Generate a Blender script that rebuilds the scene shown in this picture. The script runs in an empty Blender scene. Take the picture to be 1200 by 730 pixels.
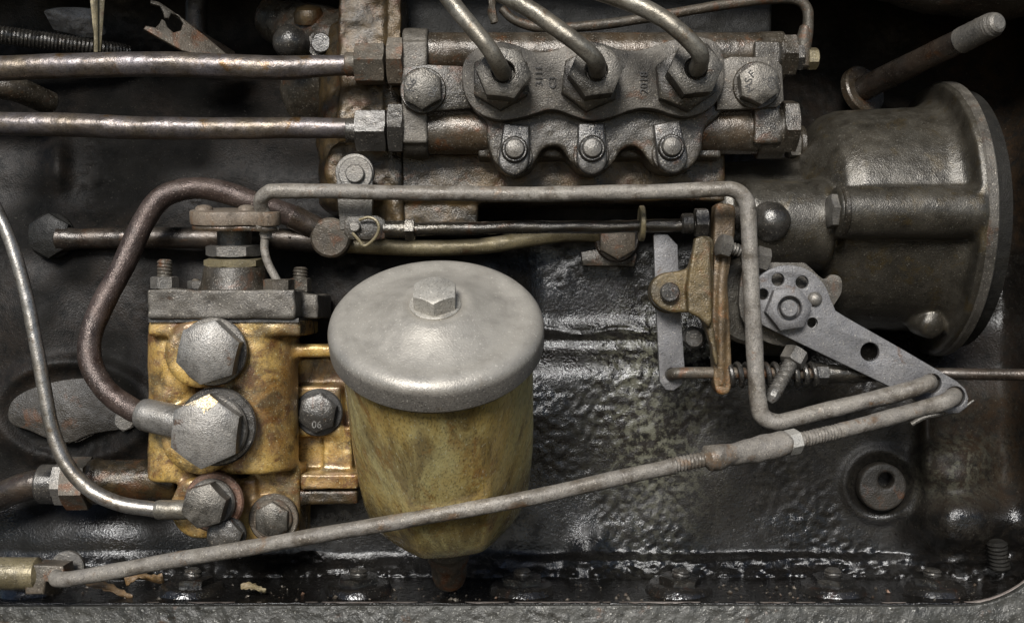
import bpy, bmesh, math, random
import numpy as np
from mathutils import Vector, Matrix

# ------------------------------------------------------------------ camera, sky, sun
S = 0.0004            # metres per photo pixel at the engine wall
D = 1300.0            # camera distance from the wall, in photo pixels
PITCH = math.radians(9)
G = Matrix.Rotation(-PITCH, 3, 'X')       # the engine side leans back a little under the camera
scene = bpy.context.scene
col = scene.collection

def W(v):             # view space (right, up, towards viewer; photo pixels) -> world metres
    return G @ Vector((v[0] * S, -v[2] * S, v[1] * S))

cam_data = bpy.data.cameras.new('camera')
cam = bpy.data.objects.new('camera', cam_data)
col.objects.link(cam)
cam.location = W((0, 0, D))
cam.rotation_euler = (math.radians(90) - PITCH, 0, 0)
cam_data.sensor_width = 36
cam_data.lens = 18.0 / (600.0 / D)
cam_data.clip_start = 0.01
cam_data.clip_end = 100
scene.camera = cam

SUN_EL, SUN_AZ = math.radians(40), math.radians(194)     # azimuth from +Y, clockwise
world = bpy.data.worlds.new('World')
scene.world = world
world.use_nodes = True
wn = world.node_tree
for n in list(wn.nodes):
    wn.nodes.remove(n)
sky = wn.nodes.new('ShaderNodeTexSky')
sky.sky_type = 'NISHITA'
sky.sun_disc = False
sky.sun_elevation = SUN_EL
sky.sun_rotation = SUN_AZ
sky.dust_density = 1.0
sky.air_density = 1.0
sky.ozone_density = 1.0
bg = wn.nodes.new('ShaderNodeBackground')
bg.inputs['Strength'].default_value = 0.07
wo = wn.nodes.new('ShaderNodeOutputWorld')
wn.links.new(sky.outputs[0], bg.inputs[0])
wn.links.new(bg.outputs[0], wo.inputs[0])

sun_data = bpy.data.lights.new('sun', 'SUN')
sun_data.energy = 4.1
sun_data.angle = math.radians(22)
sun_data.color = (1.0, 0.98, 0.95)
sun = bpy.data.objects.new('sun', sun_data)
col.objects.link(sun)
sd = Vector((math.sin(SUN_AZ) * math.cos(SUN_EL), math.cos(SUN_AZ) * math.cos(SUN_EL), math.sin(SUN_EL)))
sun.rotation_euler = sd.to_track_quat('Z', 'Y').to_euler()
sun.location = sd * 2

vs = scene.view_settings
vs.view_transform = 'Standard'
vs.look = 'None'
vs.exposure = 0.2
vs.gamma = 1.0
vs.use_curve_mapping = False
scene.cycles.use_denoising = True
scene.cycles.max_bounces = 6
scene.cycles.sample_clamp_indirect = 4.0

random.seed(7)
np.random.seed(7)
PI = math.pi

# ------------------------------------------------------------------ materials
def make_mat(name, a, b, rust=(0.075, 0.034, 0.015), rust_amt=0.0, dust=(0.24, 0.215, 0.175), dust_amt=0.3,
             rough=(0.4, 0.65), metal=0.0, bump=0.35, lump=0.2, coat=0.0, coat_rough=0.2, speck=0.5, scale=1.0,
             stain=(0.015, 0.013, 0.010), stain_amt=0.4, spec=0.5, fine=0.62, stretch=1.0, cov=(0.33, 0.66), up_lo=0.25):
    m = bpy.data.materials.new(name)
    m.use_nodes = True
    t = m.node_tree
    N, L = t.nodes, t.links
    for n in list(N):
        N.remove(n)
    out = N.new('ShaderNodeOutputMaterial')
    p = N.new('ShaderNodeBsdfPrincipled')
    L.new(p.outputs[0], out.inputs[0])
    geo = N.new('ShaderNodeNewGeometry')
    sc = N.new('ShaderNodeVectorMath'); sc.operation = 'SCALE'; sc.inputs['Scale'].default_value = 1.0 / S
    if stretch != 1.0:
        st_ = N.new('ShaderNodeVectorMath'); st_.operation = 'MULTIPLY'; st_.inputs[1].default_value = (1, 1, stretch)
        L.new(geo.outputs['Position'], st_.inputs[0]); L.new(st_.outputs[0], sc.inputs[0])
    else:
        L.new(geo.outputs['Position'], sc.inputs[0])
    def noise(f, detail, r=0.6, off=0.0, dist=0.0):
        n = N.new('ShaderNodeTexNoise')
        n.inputs['Scale'].default_value = f * scale
        n.inputs['Detail'].default_value = detail
        n.inputs['Roughness'].default_value = r
        n.inputs['Distortion'].default_value = dist
        if off:
            ad = N.new('ShaderNodeVectorMath'); ad.operation = 'ADD'; ad.inputs[1].default_value = (off, off * 0.7, -off)
            L.new(sc.outputs[0], ad.inputs[0]); L.new(ad.outputs[0], n.inputs['Vector'])
        else:
            L.new(sc.outputs[0], n.inputs['Vector'])
        return n.outputs['Fac']
    def rng(x, lo, hi, o0=0.0, o1=1.0):
        r = N.new('ShaderNodeMapRange')
        r.inputs['From Min'].default_value = lo; r.inputs['From Max'].default_value = hi
        r.inputs['To Min'].default_value = o0; r.inputs['To Max'].default_value = o1
        L.new(x, r.inputs['Value'])
        return r.outputs[0]
    def mul(x, y):
        r = N.new('ShaderNodeMath'); r.operation = 'MULTIPLY'
        L.new(x, r.inputs[0])
        if isinstance(y, float): r.inputs[1].default_value = y
        else: L.new(y, r.inputs[1])
        return r.outputs[0]
    def mix(f, x, y):
        r = N.new('ShaderNodeMix'); r.data_type = 'RGBA'
        L.new(f, r.inputs[0])
        for s_, i in ((x, 6), (y, 7)):
            if isinstance(s_, tuple): r.inputs[i].default_value = (*s_[:3], 1)
            else: L.new(s_, r.inputs[i])
        return r.outputs[2]
    nL = noise(0.018, 4, 0.65); nM = noise(0.055, 5, 0.65, 31.0); nF = noise(fine, 2.5, 0.6, 7.0); nS = noise(0.55, 1.5, 0.5, 77.0)
    c = mix(rng(nL, 0.40, 0.60), a, b)
    if stain_amt:
        st = mul(rng(noise(0.026, 5, 0.7, 130.0, 0.6), 0.47, 0.62), stain_amt * 1.0)
        c = mix(st, c, stain)
    if rust_amt:
        c = mix(rng(noise(0.035, 5, 0.7, 210.0, 0.4), 0.64 - 0.3 * rust_amt, 0.74 - 0.3 * rust_amt), c, rust)
    c = mix(rng(nF, 0.5, 0.68, 0.0, 0.55), c, (0.012, 0.011, 0.010))
    if dust_amt:
        sp = N.new('ShaderNodeSeparateXYZ'); L.new(geo.outputs['Normal'], sp.inputs[0])
        up = rng(sp.outputs['Z'], -0.3, 0.9, up_lo, 1.0)
        c = mix(mul(mul(up, rng(nM, cov[0], cov[1])), dust_amt), c, dust)
    if speck:
        c = mix(mul(rng(nS, 0.65, 0.72), speck), c, tuple(min(1.0, x * 2.0) for x in dust))
    L.new(c, p.inputs['Base Color'])
    ro = rng(nM, 0.35, 0.65, rough[0], rough[1])
    if stain_amt:
        rm = N.new('ShaderNodeMix'); L.new(st, rm.inputs[0]); L.new(ro, rm.inputs[2]); rm.inputs[3].default_value = rough[0] * 0.6
        ro = rm.outputs[0]
    L.new(ro, p.inputs['Roughness'])
    p.inputs['Metallic'].default_value = metal
    p.inputs['Specular IOR Level'].default_value = spec
    if coat:
        p.inputs['Coat Weight'].default_value = coat
        p.inputs['Coat Roughness'].default_value = coat_rough
    b1 = N.new('ShaderNodeBump'); b1.inputs['Strength'].default_value = lump; b1.inputs['Distance'].default_value = 7 * S
    L.new(noise(0.07, 1.0, 0.5, 31.0), b1.inputs['Height'])
    b2 = N.new('ShaderNodeBump'); b2.inputs['Strength'].default_value = bump; b2.inputs['Distance'].default_value = 1.25 * S
    L.new(nF, b2.inputs['Height']); L.new(b1.outputs[0], b2.inputs['Normal'])
    L.new(b2.outputs[0], p.inputs['Normal'])
    if coat:
        L.new(b2.outputs[0], p.inputs['Coat Normal'])
    return m

MT = {}
def wall_mat():
    m = bpy.data.materials.new('oily_engine_block'); m.use_nodes = True
    t = m.node_tree; N, L = t.nodes, t.links
    p = N['Principled BSDF']
    geo = N.new('ShaderNodeNewGeometry')
    sc = N.new('ShaderNodeVectorMath'); sc.operation = 'SCALE'; sc.inputs['Scale'].default_value = 1.0 / S
    L.new(geo.outputs['Position'], sc.inputs[0])
    def attr(n):
        a = N.new('ShaderNodeAttribute'); a.attribute_name = n; return a.outputs['Fac']
    def noise(f, d, r=0.6, off=0.0):
        n = N.new('ShaderNodeTexNoise'); n.inputs['Scale'].default_value = f; n.inputs['Detail'].default_value = d; n.inputs['Roughness'].default_value = r
        ad = N.new('ShaderNodeVectorMath'); ad.operation = 'ADD'; ad.inputs[1].default_value = (off, off * 0.7, -off)
        L.new(sc.outputs[0], ad.inputs[0]); L.new(ad.outputs[0], n.inputs['Vector']); return n.outputs['Fac']
    def rng(x, lo, hi, o0=0.0, o1=1.0):
        r = N.new('ShaderNodeMapRange'); r.inputs[1].default_value = lo; r.inputs[2].default_value = hi; r.inputs[3].default_value = o0; r.inputs[4].default_value = o1
        L.new(x, r.inputs[0]); return r.outputs[0]
    def mul(x, y):
        r = N.new('ShaderNodeMath'); r.operation = 'MULTIPLY'; L.new(x, r.inputs[0])
        if isinstance(y, float): r.inputs[1].default_value = y
        else: L.new(y, r.inputs[1])
        return r.outputs[0]
    def mix(f, x, y):
        r = N.new('ShaderNodeMix'); r.data_type = 'RGBA'; L.new(f, r.inputs[0])
        for s_, i in ((x, 6), (y, 7)):
            if isinstance(s_, tuple): r.inputs[i].default_value = (*s_, 1)
            else: L.new(s_, r.inputs[i])
        return r.outputs[2]
    def fmix(f, x, y):
        r = N.new('ShaderNodeMix'); L.new(f, r.inputs[0])
        for s_, i in ((x, 2), (y, 3)):
            if isinstance(s_, float): r.inputs[i].default_value = s_
            else: L.new(s_, r.inputs[i])
        return r.outputs[0]
    nL, nM, nF, nP, nS = noise(0.02, 4, 0.65), noise(0.06, 5, 0.7, 31.0), noise(0.5, 3, 0.6, 7.0), noise(0.27, 2.5, 0.55, 50.0), noise(0.4, 1.5, 0.5, 77.0)
    wet = attr('wet'); crust = attr('crust'); brown = attr('brown')
    w = mul(wet, rng(nM, 0.36, 0.55, 0.35, 1.0))
    c = mix(rng(nL, 0.40, 0.60), (0.0055, 0.0053, 0.0050), (0.010, 0.0092, 0.008))
    c = mix(mul(attr('dusty'), rng(noise(0.24, 3, 0.65, 60.0), 0.34, 0.6)), c, (0.027, 0.024, 0.019))
    c = mix(mul(rng(noise(0.03, 5, 0.7, 130.0), 0.48, 0.6), 0.8), c, (0.012, 0.011, 0.010))
    c = mix(mul(brown, rng(nM, 0.38, 0.62)), c, (0.026, 0.016, 0.009))
    c = mix(w, c, (0.006, 0.0055, 0.005))
    c = mix(mul(crust, rng(noise(0.11, 4, 0.7, 90.0), 0.46, 0.58)), c, (0.095, 0.092, 0.066))
    c = mix(rng(nF, 0.52, 0.68, 0.0, 0.5), c, (0.008, 0.008, 0.007))
    c = mix(mul(rng(nS, 0.68, 0.74), 0.16), c, (0.20, 0.18, 0.15))
    L.new(c, p.inputs['Base Color'])
    L.new(fmix(w, rng(nM, 0.35, 0.65, 0.45, 0.66), 0.10), p.inputs['Roughness'])
    L.new(fmix(w, 0.06, 0.75), p.inputs['Specular IOR Level'])
    b1 = N.new('ShaderNodeBump'); b1.inputs['Distance'].default_value = 3.2 * S
    L.new(nP, b1.inputs['Height']); L.new(fmix(w, 0.07, 0.22), b1.inputs['Strength'])
    b2 = N.new('ShaderNodeBump'); b2.inputs['Distance'].default_value = 1.8 * S
    L.new(nF, b2.inputs['Height']); L.new(b1.outputs[0], b2.inputs['Normal']); b2.inputs['Strength'].default_value = 0.38
    L.new(b2.outputs[0], p.inputs['Normal'])
    return m
MT['block'] = wall_mat()
MT['wet_iron'] = make_mat('wet_black_iron', (0.008, 0.0075, 0.007), (0.016, 0.014, 0.012), rust=(0.03, 0.014, 0.008), rust_amt=0.2, dust_amt=0.0, rough=(0.14, 0.28), bump=0.6, lump=0.3, speck=0.15, fine=0.3, spec=0.8)
MT['cover'] = make_mat('dull_black_cover', (0.013, 0.0125, 0.0115), (0.022, 0.021, 0.018), rust_amt=0.0, dust=(0.06, 0.057, 0.05), dust_amt=0.25, spec=0.25, rough=(0.4, 0.6), bump=0.6, speck=0.3)
MT['boss'] = make_mat('dull_brown_black_boss', (0.022, 0.019, 0.015), (0.036, 0.030, 0.023), rust_amt=0.2, dust=(0.09, 0.08, 0.065), dust_amt=0.25, rough=(0.38, 0.58), bump=0.7, lump=0.3, speck=0.25)
MT['dark_cast'] = make_mat('dark_greasy_cast_iron', (0.022, 0.018, 0.012), (0.047, 0.037, 0.025), rust_amt=0.28, dust_amt=0.2, rough=(0.25, 0.48), bump=0.5, metal=0.25, speck=0.5, coat=0.25, coat_rough=0.3)
MT['grey_cast'] = make_mat('grey_dusty_cast', (0.062, 0.055, 0.046), (0.105, 0.094, 0.079), rust_amt=0.18, dust_amt=0.4, rough=(0.38, 0.6), bump=0.55, metal=0.35, speck=0.5)
MT['brown_tube'] = make_mat('brown_oil_varnished_tube', (0.075, 0.050, 0.028), (0.055, 0.043, 0.030), rust=(0.11, 0.045, 0.016), rust_amt=0.3, dust_amt=0.25, rough=(0.22, 0.45), bump=0.4, metal=0.3, coat=0.4, coat_rough=0.2)
MT['gold'] = make_mat('varnished_gold_aluminium', (0.50, 0.32, 0.085), (0.28, 0.145, 0.036), rust=(0.14, 0.055, 0.015), rust_amt=0.40, dust=(0.58, 0.50, 0.32), dust_amt=0.3, rough=(0.30, 0.44), metal=0.3, bump=0.3, lump=0.06, stain=(0.05, 0.028, 0.010), stain_amt=0.85, speck=0.3, coat=0.25, coat_rough=0.2)
MT['gold_dark'] = make_mat('rusty_gold_casting', (0.088, 0.054, 0.018), (0.034, 0.025, 0.014), rust=(0.075, 0.033, 0.011), rust_amt=0.34, dust=(0.12, 0.095, 0.05), dust_amt=0.10, speck=0.2, rough=(0.3, 0.5), metal=0.4, bump=0.5, stain_amt=0.8, coat=0.3)
MT['bowl'] = make_mat('gold_green_painted_bowl', (0.58, 0.49, 0.21), (0.48, 0.33, 0.095), rust=(0.30, 0.16, 0.038), rust_amt=0.34, dust=(0.60, 0.57, 0.40), dust_amt=0.4, rough=(0.22, 0.34), metal=0.35, bump=0.25, lump=0.04, stain=(0.12, 0.065, 0.018), stain_amt=0.7, speck=0.25, coat=0.4, coat_rough=0.12, stretch=0.14)
MT['cap'] = make_mat('dusty_grey_cap', (0.15, 0.138, 0.122), (0.19, 0.172, 0.148), rust=(0.12, 0.095, 0.07), rust_amt=0.15, dust=(0.40, 0.372, 0.322), dust_amt=0.95, rough=(0.38, 0.5), metal=0.35, bump=0.25, lump=0.05, stain=(0.12, 0.11, 0.095), stain_amt=0.3, speck=0.35, cov=(-0.2, 0.55), up_lo=0.0)
MT['cap_bolt'] = make_mat('dusty_bolt_steel', (0.42, 0.40, 0.36), (0.36, 0.335, 0.29), dust=(0.42, 0.39, 0.33), dust_amt=0.5, rough=(0.45, 0.65), metal=0.3, bump=0.3, stain_amt=0.2)
MT['bolt'] = make_mat('weathered_grey_steel', (0.15, 0.142, 0.13), (0.215, 0.198, 0.175), rust=(0.09, 0.06, 0.04), rust_amt=0.06, dust_amt=0.4, rough=(0.35, 0.55), metal=0.5, bump=0.55, lump=0.1, speck=0.5)
MT['bolt_light'] = make_mat('light_grey_plug_steel', (0.20, 0.193, 0.18), (0.25, 0.235, 0.215), rust_amt=0.06, dust_amt=0.4, rough=(0.35, 0.55), metal=0.45, bump=0.45, lump=0.1, speck=0.4)
MT['bolt_dark'] = make_mat('oily_black_steel', (0.035, 0.033, 0.030), (0.06, 0.055, 0.05), rust_amt=0.1, dust_amt=0.25, rough=(0.22, 0.42), metal=0.4, bump=0.4, coat=0.4, coat_rough=0.2)
MT['bolt_rust'] = make_mat('brown_dull_steel', (0.11, 0.085, 0.06), (0.075, 0.065, 0.05), rust=(0.12, 0.05, 0.02), rust_amt=0.35, dust_amt=0.3, rough=(0.4, 0.6), metal=0.3, bump=0.5)
MT['rod'] = make_mat('dust_coated_grey_rod', (0.185, 0.168, 0.148), (0.245, 0.222, 0.19), rust=(0.14, 0.082, 0.042), rust_amt=0.2, dust_amt=0.5, rough=(0.5, 0.7), metal=0.15, bump=0.45, lump=0.3, speck=0.6, stain=(0.06, 0.045, 0.03), stain_amt=0.75)
MT['arm'] = make_mat('sooty_grey_lever_paint', (0.13, 0.128, 0.132), (0.155, 0.151, 0.153), rust_amt=0.05, dust=(0.25, 0.23, 0.20), dust_amt=0.35, rough=(0.45, 0.62), metal=0.25, bump=0.5, lump=0.15, speck=0.4, stain_amt=0.15)
MT['bronze_pipe'] = make_mat('violet_brown_steel_pipe', (0.185, 0.168, 0.175), (0.15, 0.122, 0.095), rust=(0.13, 0.075, 0.03), rust_amt=0.28, dust=(0.22, 0.18, 0.11), dust_amt=0.15, rough=(0.32, 0.46), metal=0.7, bump=0.3, lump=0.25, speck=0.25, stain_amt=0.3)
MT['steel_pipe'] = make_mat('worn_steel_pipe', (0.25, 0.235, 0.20), (0.20, 0.175, 0.135), rust=(0.13, 0.08, 0.035), rust_amt=0.16, dust_amt=0.2, rough=(0.36, 0.5), metal=0.6, bump=0.3, lump=0.2, speck=0.3)
MT['bright_pipe'] = make_mat('bright_steel_pipe', (0.40, 0.38, 0.35), (0.30, 0.265, 0.22), rust=(0.14, 0.09, 0.05), rust_amt=0.18, dust_amt=0.12, rough=(0.3, 0.42), metal=0.8, bump=0.2, lump=0.15, speck=0.2, stain_amt=0.3)
MT['brown_hose'] = make_mat('brown_crusted_pipe', (0.050, 0.034, 0.029), (0.075, 0.051, 0.042), rust=(0.03, 0.015, 0.010), rust_amt=0.25, dust=(0.22, 0.175, 0.15), dust_amt=0.3, rough=(0.28, 0.5), metal=0.45, bump=0.55, speck=0.5)
MT['dark_pipe'] = make_mat('oily_dark_pipe', (0.035, 0.028, 0.024), (0.065, 0.045, 0.032), rust_amt=0.2, dust_amt=0.2, rough=(0.25, 0.45), metal=0.5, bump=0.35, coat=0.3, speck=0.2)
MT['oily_rod'] = make_mat('wet_oily_rod', (0.05, 0.045, 0.038), (0.08, 0.068, 0.05), rust_amt=0.15, dust_amt=0.1, rough=(0.15, 0.3), metal=0.7, bump=0.5, coat=0.7, coat_rough=0.1, speck=0.2)
MT['housing'] = make_mat('grey_brown_governor_cast', (0.036, 0.031, 0.023), (0.064, 0.055, 0.041), rust=(0.055, 0.040, 0.018), rust_amt=0.3, dust=(0.16, 0.148, 0.12), dust_amt=0.3, rough=(0.30, 0.44), metal=0.45, bump=0.4, lump=0.1, coat=0.3, coat_rough=0.3, speck=0.35)
MT['olive_bracket'] = make_mat('olive_gold_bracket', (0.125, 0.085, 0.030), (0.085, 0.064, 0.031), rust=(0.12, 0.055, 0.018), rust_amt=0.25, dust_amt=0.2, rough=(0.35, 0.55), metal=0.3, bump=0.55, stain_amt=0.5)
MT['rust_bracket'] = make_mat('orange_rusty_lever', (0.15, 0.095, 0.042), (0.10, 0.070, 0.042), rust=(0.19, 0.08, 0.02), rust_amt=0.34, dust_amt=0.2, rough=(0.38, 0.55), metal=0.3, bump=0.5, stain_amt=0.5)
MT['brown_disc'] = make_mat('dusty_brown_disc', (0.20, 0.155, 0.115), (0.17, 0.125, 0.085), rust=(0.15, 0.075, 0.03), rust_amt=0.2, dust_amt=0.5, rough=(0.5, 0.7), metal=0.2, bump=0.45)
MT['frame'] = make_mat('rough_grey_green_frame', (0.030, 0.030, 0.026), (0.044, 0.042, 0.036), rust_amt=0.08, dust=(0.17, 0.165, 0.145), dust_amt=0.35, rough=(0.38, 0.6), metal=0.25, bump=0.8, lump=0.6, speck=0.8, fine=0.3)
MT['edge_paint'] = make_mat('worn_gasket_edge', (0.22, 0.185, 0.165), (0.13, 0.10, 0.085), rust_amt=0.2, dust_amt=0.4, rough=(0.4, 0.6), bump=0.5)
MT['flat_black'] = make_mat('flat_grimy_black', (0.008, 0.0078, 0.0072), (0.015, 0.0142, 0.0125), dust=(0.05, 0.047, 0.04), dust_amt=0.2, rough=(0.55, 0.75), bump=0.7, lump=0.3, speck=0.2, spec=0.10)
MT['bolt_grimy'] = make_mat('grimy_oiled_steel', (0.085, 0.079, 0.068), (0.145, 0.132, 0.113), rust=(0.075, 0.045, 0.025), rust_amt=0.14, dust_amt=0.3, rough=(0.30, 0.5), metal=0.5, bump=0.5, lump=0.1, speck=0.4, stain_amt=0.75)
MT['gasket'] = make_mat('black_gasket', (0.018, 0.017, 0.016), (0.03, 0.028, 0.025), dust_amt=0.15, rough=(0.4, 0.6), bump=0.4, speck=0.2)
MT['copper'] = make_mat('dull_copper_washer', (0.20, 0.10, 0.065), (0.15, 0.085, 0.055), rust_amt=0.2, dust_amt=0.3, rough=(0.35, 0.55), metal=0.5, bump=0.4)
MT['brass_tube'] = make_mat('dull_olive_tube', (0.23, 0.19, 0.105), (0.19, 0.155, 0.085), dust_amt=0.3, rough=(0.35, 0.55), metal=0.35, bump=0.3, rust_amt=0.06)
MT['fresh_metal'] = make_mat('freshly_scraped_metal', (0.58, 0.44, 0.24), (0.55, 0.47, 0.34), dust_amt=0.0, rough=(0.35, 0.5), metal=0.9, bump=0.6, stain_amt=0.0, speck=0.0)
MT['leaf'] = make_mat('dry_brown_leaf', (0.19, 0.11, 0.04), (0.12, 0.065, 0.025), dust_amt=0.2, rough=(0.5, 0.7), bump=0.4, stain_amt=0.3)
MT['leaf_pale'] = make_mat('pale_dry_leaf', (0.30, 0.25, 0.14), (0.24, 0.18, 0.09), dust_amt=0.2, rough=(0.5, 0.7), bump=0.4, stain_amt=0.2)
MT['chalk'] = make_mat('pale_crusty_deposit', (0.42, 0.42, 0.44), (0.28, 0.28, 0.29), dust_amt=0.3, rough=(0.6, 0.8), bump=0.8, lump=0.9, speck=0.4)
MT['mark'] = make_mat('stamped_mark', (0.028, 0.026, 0.023), (0.04, 0.037, 0.033), dust_amt=0.1, rough=(0.5, 0.6), bump=0.3, speck=0.0)
MT['mark_light'] = make_mat('raised_bolt_lettering', (0.17, 0.165, 0.155), (0.21, 0.2, 0.19), dust_amt=0.3, rough=(0.35, 0.5), metal=0.5, bump=0.3, speck=0.0)

# ------------------------------------------------------------------ geometry helpers
def kk(d):
    return (D - d) / D
def V(px, py, d):
    k = kk(d)
    return Vector(((px - 600.0) * k, (365.0 - py) * k, d))

class Fr:             # a local frame at a photo position and depth; ez is the part's axis (right, up, towards viewer)
    def __init__(s, px, py, d, ez=(0, 0, 1), ex=None, sc=None):
        s.o = V(px, py, d)
        s.s = kk(d) if sc is None else sc
        s.ez = Vector(ez).normalized()
        if ex is None:
            ex = (1, 0, 0) if abs(s.ez.x) < 0.9 else (0, 0, 1)
        ex = Vector(ex)
        s.ex = (ex - s.ez * ex.dot(s.ez)).normalized()
        s.ey = s.ez.cross(s.ex)
    def __call__(s, a, b, c):
        return s.o + (s.ex * a + s.ey * b + s.ez * c) * s.s

class MB:
    def __init__(s):
        s.v = []; s.f = []
    def add(s, verts, faces):
        n = len(s.v)
        s.v.extend(verts)
        s.f.extend([tuple(i + n for i in f) for f in faces])
        return s
    def rings(s, rings, cap0=True, cap1=True):
        n = len(rings[0]); vs_, fs = [], []
        for r in rings:
            vs_.extend(r)
        for i in range(len(rings) - 1):
            for j in range(n):
                a, b = i * n + j, i * n + (j + 1) % n
                fs.append((a, b, b + n, a + n))
        if cap0: fs.append(tuple(reversed(range(n))))
        if cap1: fs.append(tuple((len(rings) - 1) * n + j for j in range(n)))
        return s.add(vs_, fs)
    def lathe(s, F, prof, n=40, mod=None, cap0=True, cap1=True):
        rs = []
        for r, z in prof:
            ring = []
            for j in range(n):
                th = 2 * PI * j / n
                rr = r * (mod(th, z) if mod else 1.0)
                ring.append(F(rr * math.cos(th), rr * math.sin(th), z))
            rs.append(ring)
        return s.rings(rs, cap0, cap1)
    def hex(s, F, R, z0, z1, rot=0.0, cham=0.16, hole=0.0, hole_d=8.0, both=False, n=48, sides=6, rcf=None):
        ap = R * math.cos(PI / sides)
        rc = ap * (rcf if rcf else (0.985 if both else 0.95))
        def rad(th):
            q = ((th - rot) % (2 * PI / sides)) - PI / sides
            return ap / math.cos(q)
        t = 0.3 if both else 0.62
        ths = [rot + 2 * PI * j / n for j in range(n)]
        rs = []
        def ring(f, z):
            return [F(f(th) * math.cos(th), f(th) * math.sin(th), z(th) if callable(z) else z) for th in ths]
        if both:
            rs.append(ring(lambda th: rc, z0))
            rs.append(ring(rad, lambda th: z0 + max(0.0, (rad(th) - rc)) * t))
        else:
            rs.append(ring(rad, z0))
        rs.append(ring(rad, lambda th: z1 - max(0.0, (rad(th) - rc)) * t - 0.3))
        rs.append(ring(lambda th: rc * 0.98, z1))
        if hole:
            rs.append(ring(lambda th: hole + 1.0, z1))
            rs.append(ring(lambda th: hole, z1 - 1.2))
            rs.append(ring(lambda th: hole, z1 - hole_d))
        return s.rings(rs)
    def tube(s, pts, n=20, sub=8, thread=None, straight=False, closed_caps=True, wob=0.0, view=False, flat=None):
        P = [(Vector(p[:3]) if view else V(*p[:3]), p[3] * (1.0 if view else kk(p[2]))) for p in pts]
        out = []
        if straight or len(P) == 2:
            for i in range(len(P) - 1):
                for q in range(sub):
                    u = q / sub
                    out.append((P[i][0].lerp(P[i + 1][0], u), P[i][1] * (1 - u) + P[i + 1][1] * u))
            out.append(P[-1])
        else:
            E = [(P[0][0] * 2 - P[1][0], P[0][1])] + P + [(P[-1][0] * 2 - P[-2][0], P[-1][1])]
            for i in range(1, len(E) - 2):
                for q in range(sub):
                    u = q / sub
                    p0, p1, p2, p3 = E[i - 1][0], E[i][0], E[i + 1][0], E[i + 2][0]
                    c = 0.5 * ((2 * p1) + (p2 - p0) * u + (2 * p0 - 5 * p1 + 4 * p2 - p3) * u * u + (3 * p1 - p0 - 3 * p2 + p3) * u ** 3)
                    out.append((c, E[i][1] * (1 - u) + E[i + 1][1] * u))
            out.append(P[-1])
        T = []
        for i in range(len(out)):
            a = out[max(0, i - 1)][0]; b = out[min(len(out) - 1, i + 1)][0]
            T.append((b - a).normalized())
        up = Vector((0, 0, 1))
        if abs(T[0].dot(up)) > 0.9: up = Vector((0, 1, 0))
        nx = (up - T[0] * up.dot(T[0])).normalized()
        rs = []; L = 0.0
        for i, (c, r) in enumerate(out):
            if i: L += (c - out[i - 1][0]).length
            nx = (nx - T[i] * nx.dot(T[i])).normalized()
            ny = T[i].cross(nx)
            ring = []
            for j in range(n):
                th = 2 * PI * j / n
                rr = r
                if thread:
                    ph = (L / thread[0] + j / n) % 1.0
                    rr = r - thread[1] * abs(ph * 2 - 1)
                if wob:
                    rr += wob * (math.sin(L * 0.09 + th * 2) + math.sin(L * 0.043 + 1.3 - th) + 0.5 * math.sin(L * 0.31 + th * 3)) * 0.5
                ring.append(c + nx * (rr * math.cos(th)) + ny * (rr * math.sin(th)))
            rs.append(ring)
        # rounded ends
        if closed_caps:
            for end in (0, -1):
                c, r = out[end]; t = T[end] * (-1 if end == 0 else 1)
                ring = [c + (v - c) * 0.72 + t * (r * 0.22) for v in rs[end]]
                if end == 0: rs.insert(0, ring)
                else: rs.append(ring)
        return s.rings(rs)
    def box(s, F, x0, x1, y0, y1, z0, z1):
        c = [F(x, y, z) for z in (z0, z1) for x, y in ((x0, y0), (x1, y0), (x1, y1), (x0, y1))]
        return s.add(c, [(3, 2, 1, 0), (4, 5, 6, 7), (0, 1, 5, 4), (1, 2, 6, 5), (2, 3, 7, 6), (3, 0, 4, 7)])
    def pbox(s, px0, px1, py0, py1, d0, d1):   # box given by photo extents at its front depth
        k = kk(d1)
        F = Fr(600, 365, 0, sc=1.0)
        return s.box(F, (px0 - 600) * k, (px1 - 600) * k, (365 - py1) * k, (365 - py0) * k, d0, d1)
    def plate(s, F, outer, holes, z0, z1, bev=1.0, res=1):
        cu = bpy.data.curves.new('tmp', 'CURVE')
        cu.dimensions = '2D'; cu.fill_mode = 'BOTH'
        for pl in [outer] + list(holes):
            sp = cu.splines.new('POLY')
            sp.points.add(len(pl) - 1)
            for i, (x, y) in enumerate(pl):
                sp.points[i].co = (x, y, 0, 1)
            sp.use_cyclic_u = True
        cu.extrude = max(0.01, (z1 - z0) / 2 - bev)
        cu.bevel_depth = bev; cu.bevel_resolution = res; cu.offset = -bev
        ob = bpy.data.objects.new('tmp', cu)
        col.objects.link(ob)
        dg = bpy.context.evaluated_depsgraph_get()
        me = bpy.data.meshes.new_from_object(ob.evaluated_get(dg))
        bm = bmesh.new(); bm.from_mesh(me)
        bmesh.ops.remove_doubles(bm, verts=bm.verts, dist=0.02)
        zc = (z0 + z1) / 2
        bm.verts.index_update()
        vv = [F(v.co.x, v.co.y, v.co.z + zc) for v in bm.verts]
        ff = [tuple(v.index for v in f.verts) for f in bm.faces]
        bm.free()
        bpy.data.objects.remove(ob); bpy.data.curves.remove(cu); bpy.data.meshes.remove(me)
        return s.add(vv, ff)
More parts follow.
